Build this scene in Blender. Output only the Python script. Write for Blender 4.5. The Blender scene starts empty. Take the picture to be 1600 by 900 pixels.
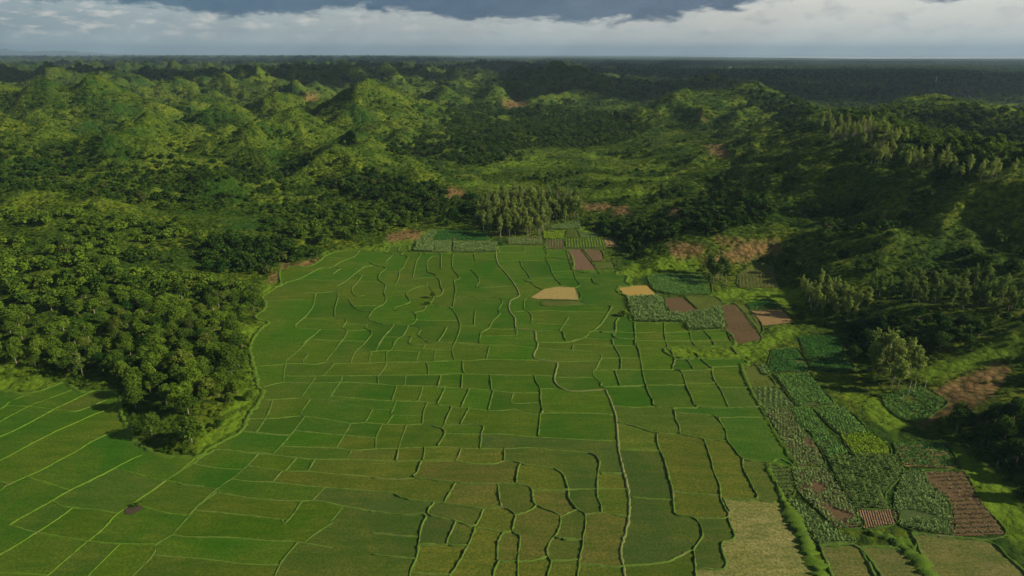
import bpy, math, random
import numpy as np
random.seed(7); RNG = np.random.default_rng(11)
C = bpy.context.scene.collection
scn = bpy.context.scene
R = math.radians
# ------------------------------------------------------------------ camera
CAM_H = 120.0
F = 1067.0
PITCH = math.atan(365.0 / F)
cd = bpy.data.cameras.new('camera'); cam = bpy.data.objects.new('camera', cd); C.objects.link(cam)
cd.sensor_width = 36; cd.lens = 36 * F / 1600; cd.clip_start = 1; cd.clip_end = 300000
cam.location = (0, 0, CAM_H); cam.rotation_euler = (R(90) - PITCH, 0, 0)
scn.camera = cam
# ------------------------------------------------------------------ light
SUN_EL, SUN_AZ = 27.5, 98.0          # azimuth clockwise from +Y seen from above: 90 = +X
EXPOSURE = 0.6
SUN_STRENGTH = 5.0
SKY_STRENGTH = 0.058
w = bpy.data.worlds.new('World'); scn.world = w; w.use_nodes = True
nt = w.node_tree; nt.nodes.clear()
def N(nt, typ, **kw):
    n = nt.nodes.new(typ)
    for k, v in kw.items():
        if k == 'op': n.operation = v
        elif k.startswith('i_'): n.inputs[int(k[2:])].default_value = v
        else: setattr(n, k, v)
    return n
def mathn(nt, op, a, b=None, c=None):
    n = nt.nodes.new('ShaderNodeMath'); n.operation = op
    for i, v in enumerate((a, b, c)):
        if v is None: continue
        if isinstance(v, (int, float)): n.inputs[i].default_value = v
        else: nt.links.new(v, n.inputs[i])
    return n.outputs[0]
def mixc(nt, f, a, b, blend='MIX'):
    n = nt.nodes.new('ShaderNodeMix'); n.data_type = 'RGBA'; n.blend_type = blend
    for s, v in ((n.inputs[0], f), (n.inputs[6], a), (n.inputs[7], b)):
        if isinstance(v, (int, float)): s.default_value = v
        elif isinstance(v, tuple): s.default_value = (*v[:3], 1)
        else: nt.links.new(v, s)
    return n.outputs[2]
def ramp(nt, fac, pts):
    n = nt.nodes.new('ShaderNodeValToRGB'); e = n.color_ramp.elements
    while len(e) < len(pts): e.new(0.5)
    for q, (p, col) in zip(e, pts):
        q.position = p; q.color = (*col[:3], 1) if isinstance(col, tuple) else (col, col, col, 1)
    nt.links.new(fac, n.inputs[0]); return n.outputs[0]
def noise(nt, vec, scale, detail=3, rough=0.5, dist=0.0):
    n = nt.nodes.new('ShaderNodeTexNoise'); n.inputs['Scale'].default_value = scale
    n.inputs['Detail'].default_value = detail; n.inputs['Roughness'].default_value = rough
    n.inputs['Distortion'].default_value = dist
    if vec is not None: nt.links.new(vec, n.inputs['Vector'])
    return n.outputs['Fac']
sky = N(nt, 'ShaderNodeTexSky', sky_type='NISHITA', sun_disc=False)
sky.sun_elevation = R(SUN_EL); sky.sun_rotation = R(SUN_AZ)
tc = nt.nodes.new('ShaderNodeTexCoord'); sp = nt.nodes.new('ShaderNodeSeparateXYZ')
nt.links.new(tc.outputs['Generated'], sp.inputs[0])
X, Y, Z = sp.outputs
az = mathn(nt, 'ARCTAN2', X, Y)                       # radians from +Y towards +X
el = mathn(nt, 'ARCSINE', Z)
azd = mathn(nt, 'MULTIPLY', az, 57.2958); eld = mathn(nt, 'MULTIPLY', el, 57.2958)
cmb = nt.nodes.new('ShaderNodeCombineXYZ')
nt.links.new(mathn(nt, 'MULTIPLY', azd, 1.0), cmb.inputs[0])
nt.links.new(mathn(nt, 'MULTIPLY', eld, 3.2), cmb.inputs[1])
V = cmb.outputs[0]
cmb2 = nt.nodes.new('ShaderNodeCombineXYZ')
nt.links.new(azd, cmb2.inputs[0]); nt.links.new(mathn(nt, 'MULTIPLY', eld, 2.0), cmb2.inputs[1]); cmb2.inputs[2].default_value = 4.3
V2 = cmb2.outputs[0]
# lower edge of the dark cloud bank as a function of bearing
mr = nt.nodes.new('ShaderNodeMapRange'); mr.inputs[1].default_value = -60; mr.inputs[2].default_value = 60
nt.links.new(azd, mr.inputs[0])
def azp(u): return (math.degrees(math.atan((u - 800) / (F * math.cos(PITCH) + 365 * math.sin(PITCH)))) + 60) / 120
edge = ramp(nt, mr.outputs[0], [(0, .36), (azp(0), .35), (azp(90), .30), (azp(230), .29), (azp(380), .215), (azp(560), .29), (azp(720), .235), (azp(930), .205),
                                (azp(1040), .23), (azp(1160), .31), (azp(1260), .40), (azp(1420), .345), (azp(1600), .345), (1, .34)])
edged = mathn(nt, 'ADD', mathn(nt, 'MULTIPLY', edge, 10.0), .32)
n1 = noise(nt, V, 0.28, 8, 0.62, 0.3); n2 = noise(nt, V2, 1.1, 6, 0.6)
wob = mathn(nt, 'ADD', mathn(nt, 'MULTIPLY', mathn(nt, 'SUBTRACT', n1, .5), 3.2), mathn(nt, 'MULTIPLY', mathn(nt, 'SUBTRACT', n2, .5), .8))
dd = mathn(nt, 'ADD', mathn(nt, 'SUBTRACT', eld, edged), wob)
dark = nt.nodes.new('ShaderNodeMapRange'); dark.interpolation_type = 'SMOOTHSTEP'
dark.inputs[1].default_value = -0.30; dark.inputs[2].default_value = 0.42; nt.links.new(dd, dark.inputs[0])
darkm = dark.outputs[0]
# colours: warm bright haze on the right, bluer to the left
lr = nt.nodes.new('ShaderNodeMapRange'); lr.inputs[1].default_value = -36; lr.inputs[2].default_value = 22; nt.links.new(azd, lr.inputs[0])
base = mixc(nt, lr.outputs[0], (.235, .30, .32), (.56, .56, .51))
puff = ramp(nt, noise(nt, V, 0.55, 7, 0.6, 0.2), [(.50, 0.0), (.66, 1.0)])
base = mixc(nt, mathn(nt, 'MULTIPLY', puff, mathn(nt, 'SUBTRACT', .72, mathn(nt, 'MULTIPLY', lr.outputs[0], .45))), base, (.66, .62, .55))
under = ramp(nt, noise(nt, V2, 0.45, 6, 0.6), [(.52, 0.0), (.68, 1.0)])
base = mixc(nt, mathn(nt, 'MULTIPLY', under, .35), base, (.17, .22, .26))
low = nt.nodes.new('ShaderNodeMapRange'); low.inputs[1].default_value = 0.0; low.inputs[2].default_value = 1.6; nt.links.new(eld, low.inputs[0])
hz = mixc(nt, lr.outputs[0], (.44, .53, .52), (.80, .77, .69))
base = mixc(nt, low.outputs[0], hz, base)
dc = mixc(nt, noise(nt, V2, .35, 6, .65), mixc(nt, lr.outputs[0], (.018, .065, .115), (.050, .078, .125)), mixc(nt, lr.outputs[0], (.06, .13, .19), (.13, .16, .215)))
cloudc = mixc(nt, darkm, base, dc)
bgc = nt.nodes.new('ShaderNodeBackground'); nt.links.new(cloudc, bgc.inputs[0]); bgc.inputs[1].default_value = 1.0
bgs = nt.nodes.new('ShaderNodeBackground'); nt.links.new(sky.outputs[0], bgs.inputs[0]); bgs.inputs[1].default_value = SKY_STRENGTH
hi = nt.nodes.new('ShaderNodeMapRange'); hi.inputs[1].default_value = 9; hi.inputs[2].default_value = 22; nt.links.new(eld, hi.inputs[0])
ms = nt.nodes.new('ShaderNodeMixShader'); nt.links.new(hi.outputs[0], ms.inputs[0]); nt.links.new(bgc.outputs[0], ms.inputs[1]); nt.links.new(bgs.outputs[0], ms.inputs[2])
wo = nt.nodes.new('ShaderNodeOutputWorld'); nt.links.new(ms.outputs[0], wo.inputs[0])
sd = bpy.data.lights.new('sun', 'SUN'); sd.energy = SUN_STRENGTH; sd.angle = R(0.6); sd.color = (1.0, .89, .68)
so = bpy.data.objects.new('sun', sd); C.objects.link(so)
so.rotation_euler = (R(90 - SUN_EL), 0, R(180 - SUN_AZ)); so.location = (300, 0, 300)
vs = scn.view_settings; vs.view_transform = 'Standard'; vs.look = 'None'; vs.exposure = EXPOSURE; vs.gamma = 1; vs.use_curve_mapping = False
scn.render.engine = 'CYCLES'
scn.cycles.max_bounces = 4; scn.cycles.diffuse_bounces = 2; scn.cycles.transmission_bounces = 2; scn.cycles.volume_bounces = 0
# ------------------------------------------------------------------ picture <-> ground
cp, sn = math.cos(PITCH), math.sin(PITCH)
def ray(u, v):
    a = (u - 800) / F; b = -(v - 450) / F
    return np.array([a, cp + b * sn, -sn + b * cp])
def at(u, v, z=0.0):
    d = ray(u, v); t = (z - CAM_H) / d[2]
    return (d[0] * t, d[1] * t)
def proj(x, y, z):
    dz = z - CAM_H
    fw = y * cp - dz * sn; up = y * sn + dz * cp
    fw = np.maximum(fw, 1e-3)
    return 800 + F * x / fw, 450 - F * up / fw
# ------------------------------------------------------------------ numpy noise
_perm = np.random.default_rng(5).permutation(4096)
_ga = np.random.default_rng(6).random(4096) * 2 * np.pi
def _h(i, j): return _perm[(_perm[i & 4095] + j) & 4095]
def pn(x, y):
    xi = np.floor(x).astype(np.int64); yi = np.floor(y).astype(np.int64); xf = x - xi; yf = y - yi
    u = xf * xf * xf * (xf * (xf * 6 - 15) + 10); v = yf * yf * yf * (yf * (yf * 6 - 15) + 10)
    def g(i, j, a, b):
        t = _ga[_h(i, j)]; return np.cos(t) * a + np.sin(t) * b
    n00 = g(xi, yi, xf, yf); n10 = g(xi + 1, yi, xf - 1, yf); n01 = g(xi, yi + 1, xf, yf - 1); n11 = g(xi + 1, yi + 1, xf - 1, yf - 1)
    return ((n00 * (1 - u) + n10 * u) * (1 - v) + (n01 * (1 - u) + n11 * u) * v) * 1.5
def fbm(x, y, wl, o=4, g=.5):
    s = 0; a = 1; t = 0
    for k in range(o):
        s = s + a * pn(x / wl + 17.3 * k, y / wl - 9.1 * k); t += a; a *= g; wl *= .5
    return s / t
def ridged(x, y, wl, o=4, g=.5):
    s = 0; a = 1; t = 0
    for k in range(o):
        s = s + a * (1 - np.abs(pn(x / wl + 31.7 * k, y / wl + 5.3 * k)) * 1.6); t += a; a *= g; wl *= .5
    return np.clip(s / t, 0, 1)
def sstep(a, b, x):
    t = np.clip((x - a) / (b - a), 0, 1); return t * t * (3 - 2 * t)
def inpoly(x, y, P):
    c = np.zeros(np.shape(x), bool); n = len(P)
    for i in range(n):
        x0, y0 = P[i]; x1, y1 = P[(i + 1) % n]
        if y0 == y1: continue
        k = ((y0 > y) != (y1 > y)) & (x < (x1 - x0) * (y - y0) / (y1 - y0) + x0)
        c ^= k
    return c
def segd(x, y, a, b):
    dx, dy = b[0] - a[0], b[1] - a[1]; L = dx * dx + dy * dy + 1e-9
    t = np.clip(((x - a[0]) * dx + (y - a[1]) * dy) / L, 0, 1)
    return np.hypot(x - a[0] - t * dx, y - a[1] - t * dy), t
def polyd(x, y, P):
    d = np.full(np.shape(x), 1e9)
    for i in range(len(P)): d = np.minimum(d, segd(x, y, P[i], P[(i + 1) % len(P)])[0])
    return np.where(inpoly(x, y, P), 0, d)
# ------------------------------------------------------------------ terrain shape
FLAT_PX = [(-80, 960), (-80, 618), (0, 612), (30, 615), (60, 612), (85, 603), (100, 599), (128, 613), (180, 614), (190, 650), (208, 685), (240, 708), (265, 714), (310, 714),
 (345, 690), (378, 672), (390, 645), (410, 612), (400, 590), (393, 560), (390, 530), (412, 510), (398, 496), (414, 482), (410, 464), (438, 444), (436, 428), (460, 417),
 (484, 416), (508, 403), (500, 400), (528, 393), (560, 391), (608, 384), (600, 376), (640, 358), (760, 362), (850, 345), (905, 350), (960, 372), (985, 400), (1000, 428),
 (1100, 430), (1150, 430), (1210, 418), (1220, 450), (1250, 500), (1330, 520), (1350, 590), (1370, 625), (1400, 640), (1440, 665), (1500, 690), (1560, 740), (1620, 800), (1700, 960), (1700, 1600), (-80, 1600)]
FLAT = [at(u, v) for u, v in FLAT_PX]
# crest lines: (u, v, height) read off the photograph, width factor
RID = [
 ([(318,680,2.5),(290,620,4),(230,540,7),(150,470,11),(60,400,16)], 2.0, 24),
 ([(-120,312,24),(0,311,24),(60,313,24),(120,318,22),(200,330,17),(300,345,13),(420,356,9)], 1.6, 30),
 ([(-150,195,44),(0,205,42),(100,218,40),(170,228,38)], 1.0, 24),
 ([(170,228,38),(205,212,41),(240,200,45),(290,216,34),(335,240,22)], .7, 16),
 ([(240,200,45),(215,235,30),(200,262,18)], .7, 14),
 ([(330,238,24),(370,222,30),(410,209,38),(445,226,24),(480,246,8)], .62, 14),
 ([(410,209,38),(435,196,38),(460,184,46),(500,204,30),(542,230,10)], .6, 14),
 ([(500,200,22),(530,181,36),(555,167,50),(590,180,36),(618,200,16)], .6, 14),
 ([(500,162,40),(545,149,58),(572,144,64),(620,156,50),(675,166,36),(705,180,18)], .7, 18),
 ([(572,144,64),(585,165,46)], .6, 12),
 ([(400,164,38),(440,154,50),(470,158,42),(510,174,26)], .6, 16),
 ([(310,178,36),(345,172,44),(380,174,42),(405,192,22)], .55, 16),
 ([(-80,140,66),(0,141,66),(30,150,58),(66,149,62),(110,165,44),(130,190,26)], .7, 18),
 ([(120,152,56),(150,144,66),(180,150,58),(235,172,40),(262,192,22)], .65, 18),
 ([(66,149,62),(60,180,40),(75,195,30)], .7, 14),
 ([(150,144,66),(170,175,40)], .7, 14),
 ([(460,184,46),(450,205,34),(440,222,24)], .6, 12),
 ([(480,252,12),(530,247,17),(580,260,12),(655,284,4)], 1.0, 16),
 ([(690,230,8),(720,226,12),(755,238,6)], 1.0, 14),
 ([(560,300,8),(620,305,8),(690,325,4)], 1.2, 16),
 ([(820,116,52),(870,107,76),(905,113,66),(945,130,44),(975,142,24)], .8, 40),
 ([(700,100,70),(760,97,80),(830,101,66)], 1.0, 60),
 ([(1025,142,30),(1060,134,44),(1108,127,56),(1150,140,34)], .7, 40),
 ([(985,190,14),(1010,174,32),(1050,164,40),(1080,153,50),(1120,152,46),(1150,148,50),(1178,145,50),(1230,168,38),(1275,190,38)], 1.15, 34),
 ([(1080,153,50),(1095,175,34),(1100,195,20)], .7, 16),
 ([(1178,145,50),(1160,185,30),(1130,215,14)], .8, 20),
 ([(1275,190,38),(1302,198,42),(1350,211,45),(1400,221,48),(1385,255,43),(1407,300,32),(1392,345,20),(1345,372,8)], 1.35, 40),
 ([(1302,198,42),(1240,235,28),(1180,262,14),(1120,280,5)], 1.2, 26),
 ([(1350,211,45),(1290,265,26),(1240,300,12)], .8, 20),
 ([(1385,255,43),(1425,263,43),(1500,271,45),(1600,294,45),(1720,330,43)], 1.15, 34),
 ([(1500,271,45),(1480,340,26),(1470,390,12)], .7, 18),
 ([(1600,294,45),(1600,370,26),(1590,420,12)], .7, 18),
 ([(1250,225,30),(1330,192,40),(1420,177,48),(1480,170,52),(1560,186,48),(1700,215,46)], 1.2, 44),
 ([(1760,540,22),(1640,535,18),(1570,550,12),(1500,572,4)], .7, 12),
 ([(1800,680,18),(1680,650,14),(1600,640,9)], .8, 12),
 ([(1130,382,3),(1200,378,7),(1260,370,10)], 1.5, 14),
 ([(930,318,4),(985,318,7),(1040,325,3)], 1.0, 9),
 ([(850,305,2),(950,290,5),(1040,298,3)], 1.0, 12),
]
SEG = []
for pts, wf, w0 in RID:
    W = [(*at(u, v, z), z) for u, v, z in pts]
    if W[0][0] < 0 and W[0][1] > 560: W = [(x_, y_, z_ * 1.08) for x_, y_, z_ in W]; wf *= 1.15
    elif W[0][0] > 0 and W[0][1] > 350: W = [(x_, y_, z_ * 1.13) for x_, y_, z_ in W]
    acc = 137.0 * len(SEG)
    for a, b in zip(W[:-1], W[1:]): SEG.append((a, b, wf, w0, acc, math.hypot(b[0] - a[0], b[1] - a[1]))); acc += SEG[-1][5]
MTN = [(-29000, 46000, 430), (-33500, 45000, 700), (-36500, 47000, 520), (-41000, 43000, 600)]
MX = [(-17500 - 4500 * k, 40000, 0) for k in range(4)]
def height(x, y):
    x = np.asarray(x, float); y = np.asarray(y, float)
    r = np.hypot(x, y); th = np.degrees(np.arctan2(x, y))
    d = polyd(x, y, FLAT)
    wx = x + 26 * fbm(x, y, 120, 3); wy = y + 26 * fbm(x + 500, y - 300, 120, 3)
    near = np.full(x.shape, 0.0)
    s = np.zeros(x.shape)
    for a, b, wf, w0, acc, LL in SEG:
        dd, t = segd(wx, wy, a, b); zz = a[2] + (b[2] - a[2]) * t
        ww = w0 + wf * zz
        q = dd / ww
        rib = 1 - np.abs(pn((acc + t * LL) / 34.0 + .35 * q, q * .35 + acc)) * 2.2
        hh = zz * np.exp(-(np.clip(q * (1 - .30 * (rib - .35) * np.minimum(q * 2, 1)), 0, None) ** 1.3) * .85)
        s += hh ** 5
    rid = s ** .2
    # spurs and gullies down the slopes
    gul = ridged(x + 300, y, 95, 4, .5) - .62
    rid = rid * (1 + gul * .6 * sstep(0, 10, rid) * (1 - .6 * sstep(30, 66, rid)))
    amp = sstep(1150, 1900, y) * (1 - sstep(3, 13, th)) * 62 * (1 - .45 * sstep(6000, 14000, r))
    amp = amp + sstep(9000, 15000, r) * (1 - sstep(-14, 4, th)) * 70
    amp = amp + 5 * sstep(1400, 2500, r)
    far = amp * (ridged(wx, wy, 430, 5, .5) - .45) * 2.0
    left = sstep(430, 900, y) * (1 - sstep(-13, -3, th)) * 4
    sidew = 1 - .72 * sstep(-12, -3, th)
    hum = (ridged(wx + 70, wy - 40, 235, 4, .36) - .57) * 84 * (1 - .55 * sstep(8, 26, rid)) * sstep(25, 230, d) * sidew * (1 - .5 * sstep(1500, 2600, y) * sstep(3, 12, th)) * (1 - .9 * sstep(5000, 8000, r)) + (ridged(x, y, 60, 3, .5) - .5) * 7 * sstep(12, 60, d) * sidew
    b = 2.0 + 2.4 * fbm(x, y, 70, 3) + 1.2 * fbm(x, y, 24, 2) + left + np.maximum(far, 0) + hum
    b = np.maximum(b, 0.15)
    hgt = (b ** 3 + rid ** 3) ** (1 / 3)
    S = 1 - np.exp(-(d / 16.0) ** 1.4)
    hgt = hgt * S
    m = np.zeros(x.shape)
    for (mx, my, mh) in MTN:
        m = np.maximum(m, mh * np.exp(-(((x - mx) / 2600) ** 2 + ((y - my) / 3000) ** 2)))
    hgt = hgt + m * (.75 + .4 * fbm(x, y, 1800, 4))
    return hgt
# ------------------------------------------------------------------ helpers
def new_mesh(name, verts, faces, smooth=False, mat=None):
    me = bpy.data.meshes.new(name)
    verts = np.asarray(verts, np.float32); faces = np.asarray(faces, np.int32)
    k = faces.shape[1]; nf = len(faces)
    me.vertices.add(len(verts)); me.vertices.foreach_set('co', verts.ravel())
    me.loops.add(nf * k); me.loops.foreach_set('vertex_index', faces.ravel())
    me.polygons.add(nf); me.polygons.foreach_set('loop_start', np.arange(nf, dtype=np.int32) * k)
    me.polygons.foreach_set('loop_total', np.full(nf, k, np.int32))
    if smooth: me.polygons.foreach_set('use_smooth', np.ones(nf, bool))
    me.update(calc_edges=True)
    if mat: me.materials.append(mat)
    return me
def link(name, me, parent=None, kind=None, label=None, cat=None, group=None, loc=None):
    o = bpy.data.objects.new(name, me); C.objects.link(o)
    if parent: o.parent = parent
    if loc is not None: o.location = loc
    if kind: o['kind'] = kind
    if label: o['label'] = label
    if cat: o['category'] = cat
    if group: o['group'] = group
    return o
def mat(name):
    m = bpy.data.materials.new(name); m.use_nodes = True; t = m.node_tree; t.nodes.clear()
    out = t.nodes.new('ShaderNodeOutputMaterial'); bs = t.nodes.new('ShaderNodeBsdfPrincipled')
    bs.inputs['Roughness'].default_value = .9; bs.inputs['Specular IOR Level'].default_value = .05
    t.links.new(bs.outputs[0], out.inputs[0])
    return m, t, bs, out
def objco(t):
    g = t.nodes.new('ShaderNodeNewGeometry'); return g.outputs['Position']
def bump(t, bs, h, strength, dist):
    b = t.nodes.new('ShaderNodeBump'); b.inputs['Strength'].default_value = strength; b.inputs['Distance'].default_value = dist
    t.links.new(h, b.inputs['Height']); t.links.new(b.outputs[0], bs.inputs['Normal'])
def attr(t, name, typ='GEOMETRY'):
    a = t.nodes.new('ShaderNodeAttribute'); a.attribute_name = name; a.attribute_type = typ; return a
# ------------------------------------------------------------------ materials
# terrain
MT, t, bs, out = mat('hill_grass')
P = objco(t)
a = attr(t, 'cover'); sr = t.nodes.new('ShaderNodeSeparateColor'); t.links.new(a.outputs['Color'], sr.inputs[0])
g = mixc(t, ramp(t, noise(t, P, .02, 5, .6), [(.38, 0.), (.62, 1.)]), (.026, .062, .004), (.135, .165, .009))
g = mixc(t, ramp(t, noise(t, P, .35, 5, .7), [(.4, 0.), (.62, .75)]), g, (.016, .042, .008))
g = mixc(t, sr.outputs[1], g, mixc(t, noise(t, P, .5, 4, .7), (.065, .125, .007), (.13, .195, .012)))
soil = mixc(t, noise(t, P, .7, 5, .7), (.12, .070, .026), (.23, .145, .055))
g = mixc(t, sr.outputs[0], g, soil)
g = mixc(t, mathn(t, 'MULTIPLY', sr.outputs[2], .8), g, (.014, .034, .008))
vo = t.nodes.new('ShaderNodeTexVoronoi'); vo.inputs['Scale'].default_value = .34; t.links.new(P, vo.inputs['Vector'])
vo2 = t.nodes.new('ShaderNodeTexVoronoi'); vo2.inputs['Scale'].default_value = .12; t.links.new(P, vo2.inputs['Vector'])
hh_ = mathn(t, 'ADD', mathn(t, 'MULTIPLY', vo.outputs['Distance'], -.8), mathn(t, 'ADD', mathn(t, 'MULTIPLY', vo2.outputs['Distance'], -1.6), mathn(t, 'MULTIPLY', noise(t, P, .9, 5, .7), .7)))
g = mixc(t, mathn(t, 'MULTIPLY', ramp(t, vo.outputs['Distance'], [(.35, 0.), (.8, .6)]), mathn(t, 'SUBTRACT', 1, mathn(t, 'MULTIPLY', sr.outputs[1], .7))), g, (.012, .036, .004))
t.links.new(g, bs.inputs['Base Color']); bump(t, bs, hh_, 1.0, 1.6)
# paddies
MP, t, bs, out = mat('rice_green')
P = objco(t)
oc = attr(t, 'field', 'OBJECT').outputs['Color']
mp = t.nodes.new('ShaderNodeMapping'); mp.inputs['Scale'].default_value = (.35, 1.4, 1); t.links.new(P, mp.inputs[0])
c = mixc(t, ramp(t, noise(t, P, .045, 5, .65, .6), [(.42, 0.), (.62, .8)]), oc, mixc(t, .5, oc, (.16, .155, .02), 'MIX'))
c = mixc(t, ramp(t, noise(t, mp.outputs[0], .25, 4, .65), [(.35, .0), (.7, .6)]), c, (.018, .070, .004))
c = mixc(t, ramp(t, noise(t, P, .011, 3, .5), [(.5, 0.), (.72, .55)]), c, (.125, .12, .022))
c = mixc(t, ramp(t, noise(t, P, 1.3, 3, .7), [(.38, 0.), (.62, .6)]), c, (.018, .055, .003))
t.links.new(c, bs.inputs['Base Color']); bump(t, bs, noise(t, P, 2.4, 3, .7), .8, .22)
# bunds
def bund_mat(name, c1, c2, c3):
    m, t, bs, out = mat(name); P = objco(t)
    c = mixc(t, noise(t, P, .9, 4, .7), c1, c2)
    c = mixc(t, ramp(t, noise(t, P, .13, 4, .7), [(.56, 0.), (.66, .6)]), c, c3)
    t.links.new(c, bs.inputs['Base Color']); bump(t, bs, noise(t, P, 2.5, 4, .8), 1, .3); return m
MB = bund_mat('bund_grass', (.042, .092, .012), (.108, .165, .028), (.15, .13, .06))
MBL = bund_mat('bright_bund_grass', (.06, .135, .010), (.125, .205, .018), (.13, .13, .05))
MBH = bund_mat('cross_bund_grass', (.06, .118, .014), (.14, .20, .034), (.15, .135, .06))
MPATH = bund_mat('trodden_path', (.08, .115, .025), (.17, .18, .065), (.22, .17, .09))
MV = bund_mat('verge_grass', (.04, .085, .010), (.10, .165, .014), (.05, .08, .02))
MPE = bund_mat('weedy_edge_painted_shade', (.025, .055, .010), (.08, .13, .018), (.06, .06, .03))  # weed green darkened to paint in the shadow along plot edges
def soil_mat(name, c1, c2, furrow=0.0, ang=0.0, sc=1.2):
    m, t, bs, out = mat(name); P = objco(t)
    c = mixc(t, noise(t, P, .5, 5, .7), c1, c2)
    h = noise(t, P, 2.5, 4, .7)
    if furrow:
        mp = t.nodes.new('ShaderNodeMapping'); mp.inputs['Rotation'].default_value = (0, 0, ang); t.links.new(P, mp.inputs[0])
        wv = t.nodes.new('ShaderNodeTexWave'); wv.inputs['Scale'].default_value = sc / 6.28 ; wv.inputs['Distortion'].default_value = .8; wv.inputs['Detail'].default_value = 2
        t.links.new(mp.outputs[0], wv.inputs['Vector'])
        h = mathn(t, 'ADD', h, mathn(t, 'MULTIPLY', wv.outputs['Fac'], furrow * 2))
        c = mixc(t, mathn(t, 'MULTIPLY', wv.outputs['Fac'], .35), c, tuple(v * .55 for v in c1))
    t.links.new(c, bs.inputs['Base Color']); bump(t, bs, h, .8, .3); return m
SOIL = {
 'brown': soil_mat('brown_soil', (.11, .072, .035), (.19, .13, .06), .5, 1.2, 5),
 'red': soil_mat('reddish_soil', (.19, .125, .05), (.29, .20, .085), .4, .15, 5),
 'plough': soil_mat('ploughed_soil', (.085, .050, .028), (.23, .155, .09), 1.0, .3, 3),
 'straw': soil_mat('dry_stubble', (.25, .165, .04), (.35, .25, .07)),
 'tan': soil_mat('dry_tan_grass', (.17, .135, .045), (.36, .27, .09)),
 'dark': soil_mat('weedy_soil', (.045, .080, .018), (.09, .115, .035), .3, .2, 5),
 'olive': soil_mat('mossy_soil', (.080, .115, .018), (.13, .15, .03), .3, 1.45, 5),
}
def leaf_mat(name, dark, light, tr=.25, rough=.7):
    m, t, bs, out = mat(name)
    it = attr(t, 'itint', 'INSTANCER').outputs['Fac']; ot = attr(t, 'otint', 'OBJECT').outputs['Fac']
    f = mathn(t, 'ADD', it, ot)
    oi = t.nodes.new('ShaderNodeObjectInfo')
    lv = attr(t, 'lv').outputs['Fac']
    f2 = mathn(t, 'ADD', f, mathn(t, 'MULTIPLY', mathn(t, 'SUBTRACT', lv, .5), .5)); f2.node.use_clamp = True
    c = mixc(t, f2, dark, light)
    c = mixc(t, mathn(t, 'MULTIPLY', mathn(t, 'GREATER_THAN', oi.outputs['Random'], .96), .4), c, (.13, .13, .03))
    t.links.new(c, bs.inputs['Base Color']); bs.inputs['Roughness'].default_value = rough
    tl = t.nodes.new('ShaderNodeBsdfTranslucent'); t.links.new(c, tl.inputs[0])
    mx = t.nodes.new('ShaderNodeMixShader'); mx.inputs[0].default_value = tr
    t.links.new(bs.outputs[0], mx.inputs[1]); t.links.new(tl.outputs[0], mx.inputs[2]); t.links.new(mx.outputs[0], out.inputs[0])
    return m
ML_B = leaf_mat('broad_leaves', (.012, .046, .006), (.130, .205, .016), .34)
ML_S = leaf_mat('pale_leaves', (.06, .11, .018), (.25, .31, .06), .4)
ML_H = leaf_mat('shrub_leaves', (.026, .078, .006), (.140, .205, .012), .32)
def crop_mat(name, dark, light):
    m, t, bs, out = mat(name); lv = attr(t, 'lv').outputs['Fac']; P = objco(t)
    f = mathn(t, 'MULTIPLY', mathn(t, 'ADD', lv, noise(t, P, .12, 3, .6)), .5)
    c = mixc(t, f, dark, light); t.links.new(c, bs.inputs['Base Color'])
    tl = t.nodes.new('ShaderNodeBsdfTranslucent'); t.links.new(c, tl.inputs[0])
    mx = t.nodes.new('ShaderNodeMixShader'); mx.inputs[0].default_value = .2
    t.links.new(bs.outputs[0], mx.inputs[1]); t.links.new(tl.outputs[0], mx.inputs[2]); t.links.new(mx.outputs[0], out.inputs[0])
    return m
CROP = {
 'grey': crop_mat('grey_green_leaves', (.075, .14, .035), (.24, .34, .10)),
 'green': crop_mat('mid_green_leaves', (.045, .14, .025), (.19, .34, .07)),
 'deep': crop_mat('deep_green_leaves', (.022, .10, .02), (.065, .20, .03)),
 'yellow': crop_mat('yellow_green_leaves', (.13, .24, .012), (.25, .36, .02)),
 'corn': crop_mat('maize_leaves', (.04, .10, .015), (.15, .22, .05)),
 'weed': crop_mat('weed_leaves', (.05, .10, .012), (.15, .20, .02)),
 'dry': crop_mat('dry_stalks', (.10, .09, .03), (.22, .20, .08)),
}
m_, t, bs, out = mat('bark'); P = objco(t)
t.links.new(mixc(t, noise(t, P, 2, 3, .6), (.10, .085, .06), (.25, .22, .17)), bs.inputs['Base Color']); MBARK = m_
# ------------------------------------------------------------------ ground sheet
BARE = [[(1040,380),(1070,378),(1103,384),(1100,398),(1060,404),(1045,398)], [(1095,410),(1120,398),(1165,380),(1215,378),(1222,392),(1180,404),(1130,414)],
 [(1118,372),(1222,376),(1222,381),(1130,384)],
 [(690,298),(712,294),(730,300),(728,312),(705,314)], [(1098,226),(1130,224),(1140,240),(1132,247),(1110,240)], [(960,322),(984,320),(984,336),(955,334)],
 [(905,320),(950,318),(960,324),(920,330)], [(1050,328),(1095,325),(1085,333),(1040,338)], [(780,157),(820,155),(826,168),(790,170)],
 [(1085,176),(1092,174),(1104,188),(1098,189)], [(440,412),(470,410),(505,402),(508,408),(480,418),(440,419)], [(418,432),(434,425),(438,432),(428,441),(418,440)],
 [(1446,617),(1483,598),(1520,582),(1555,567),(1578,570),(1574,594),(1552,616),(1515,642),(1470,652),(1450,640)], [(1432,655),(1455,640),(1475,640),(1470,652),(1440,668)],
 [(470,148),(490,146),(500,155),(480,160)], [(268,142),(276,148),(278,152),(270,150)], [(604,366),(640,358),(664,361),(655,374),(606,378)]]
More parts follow.
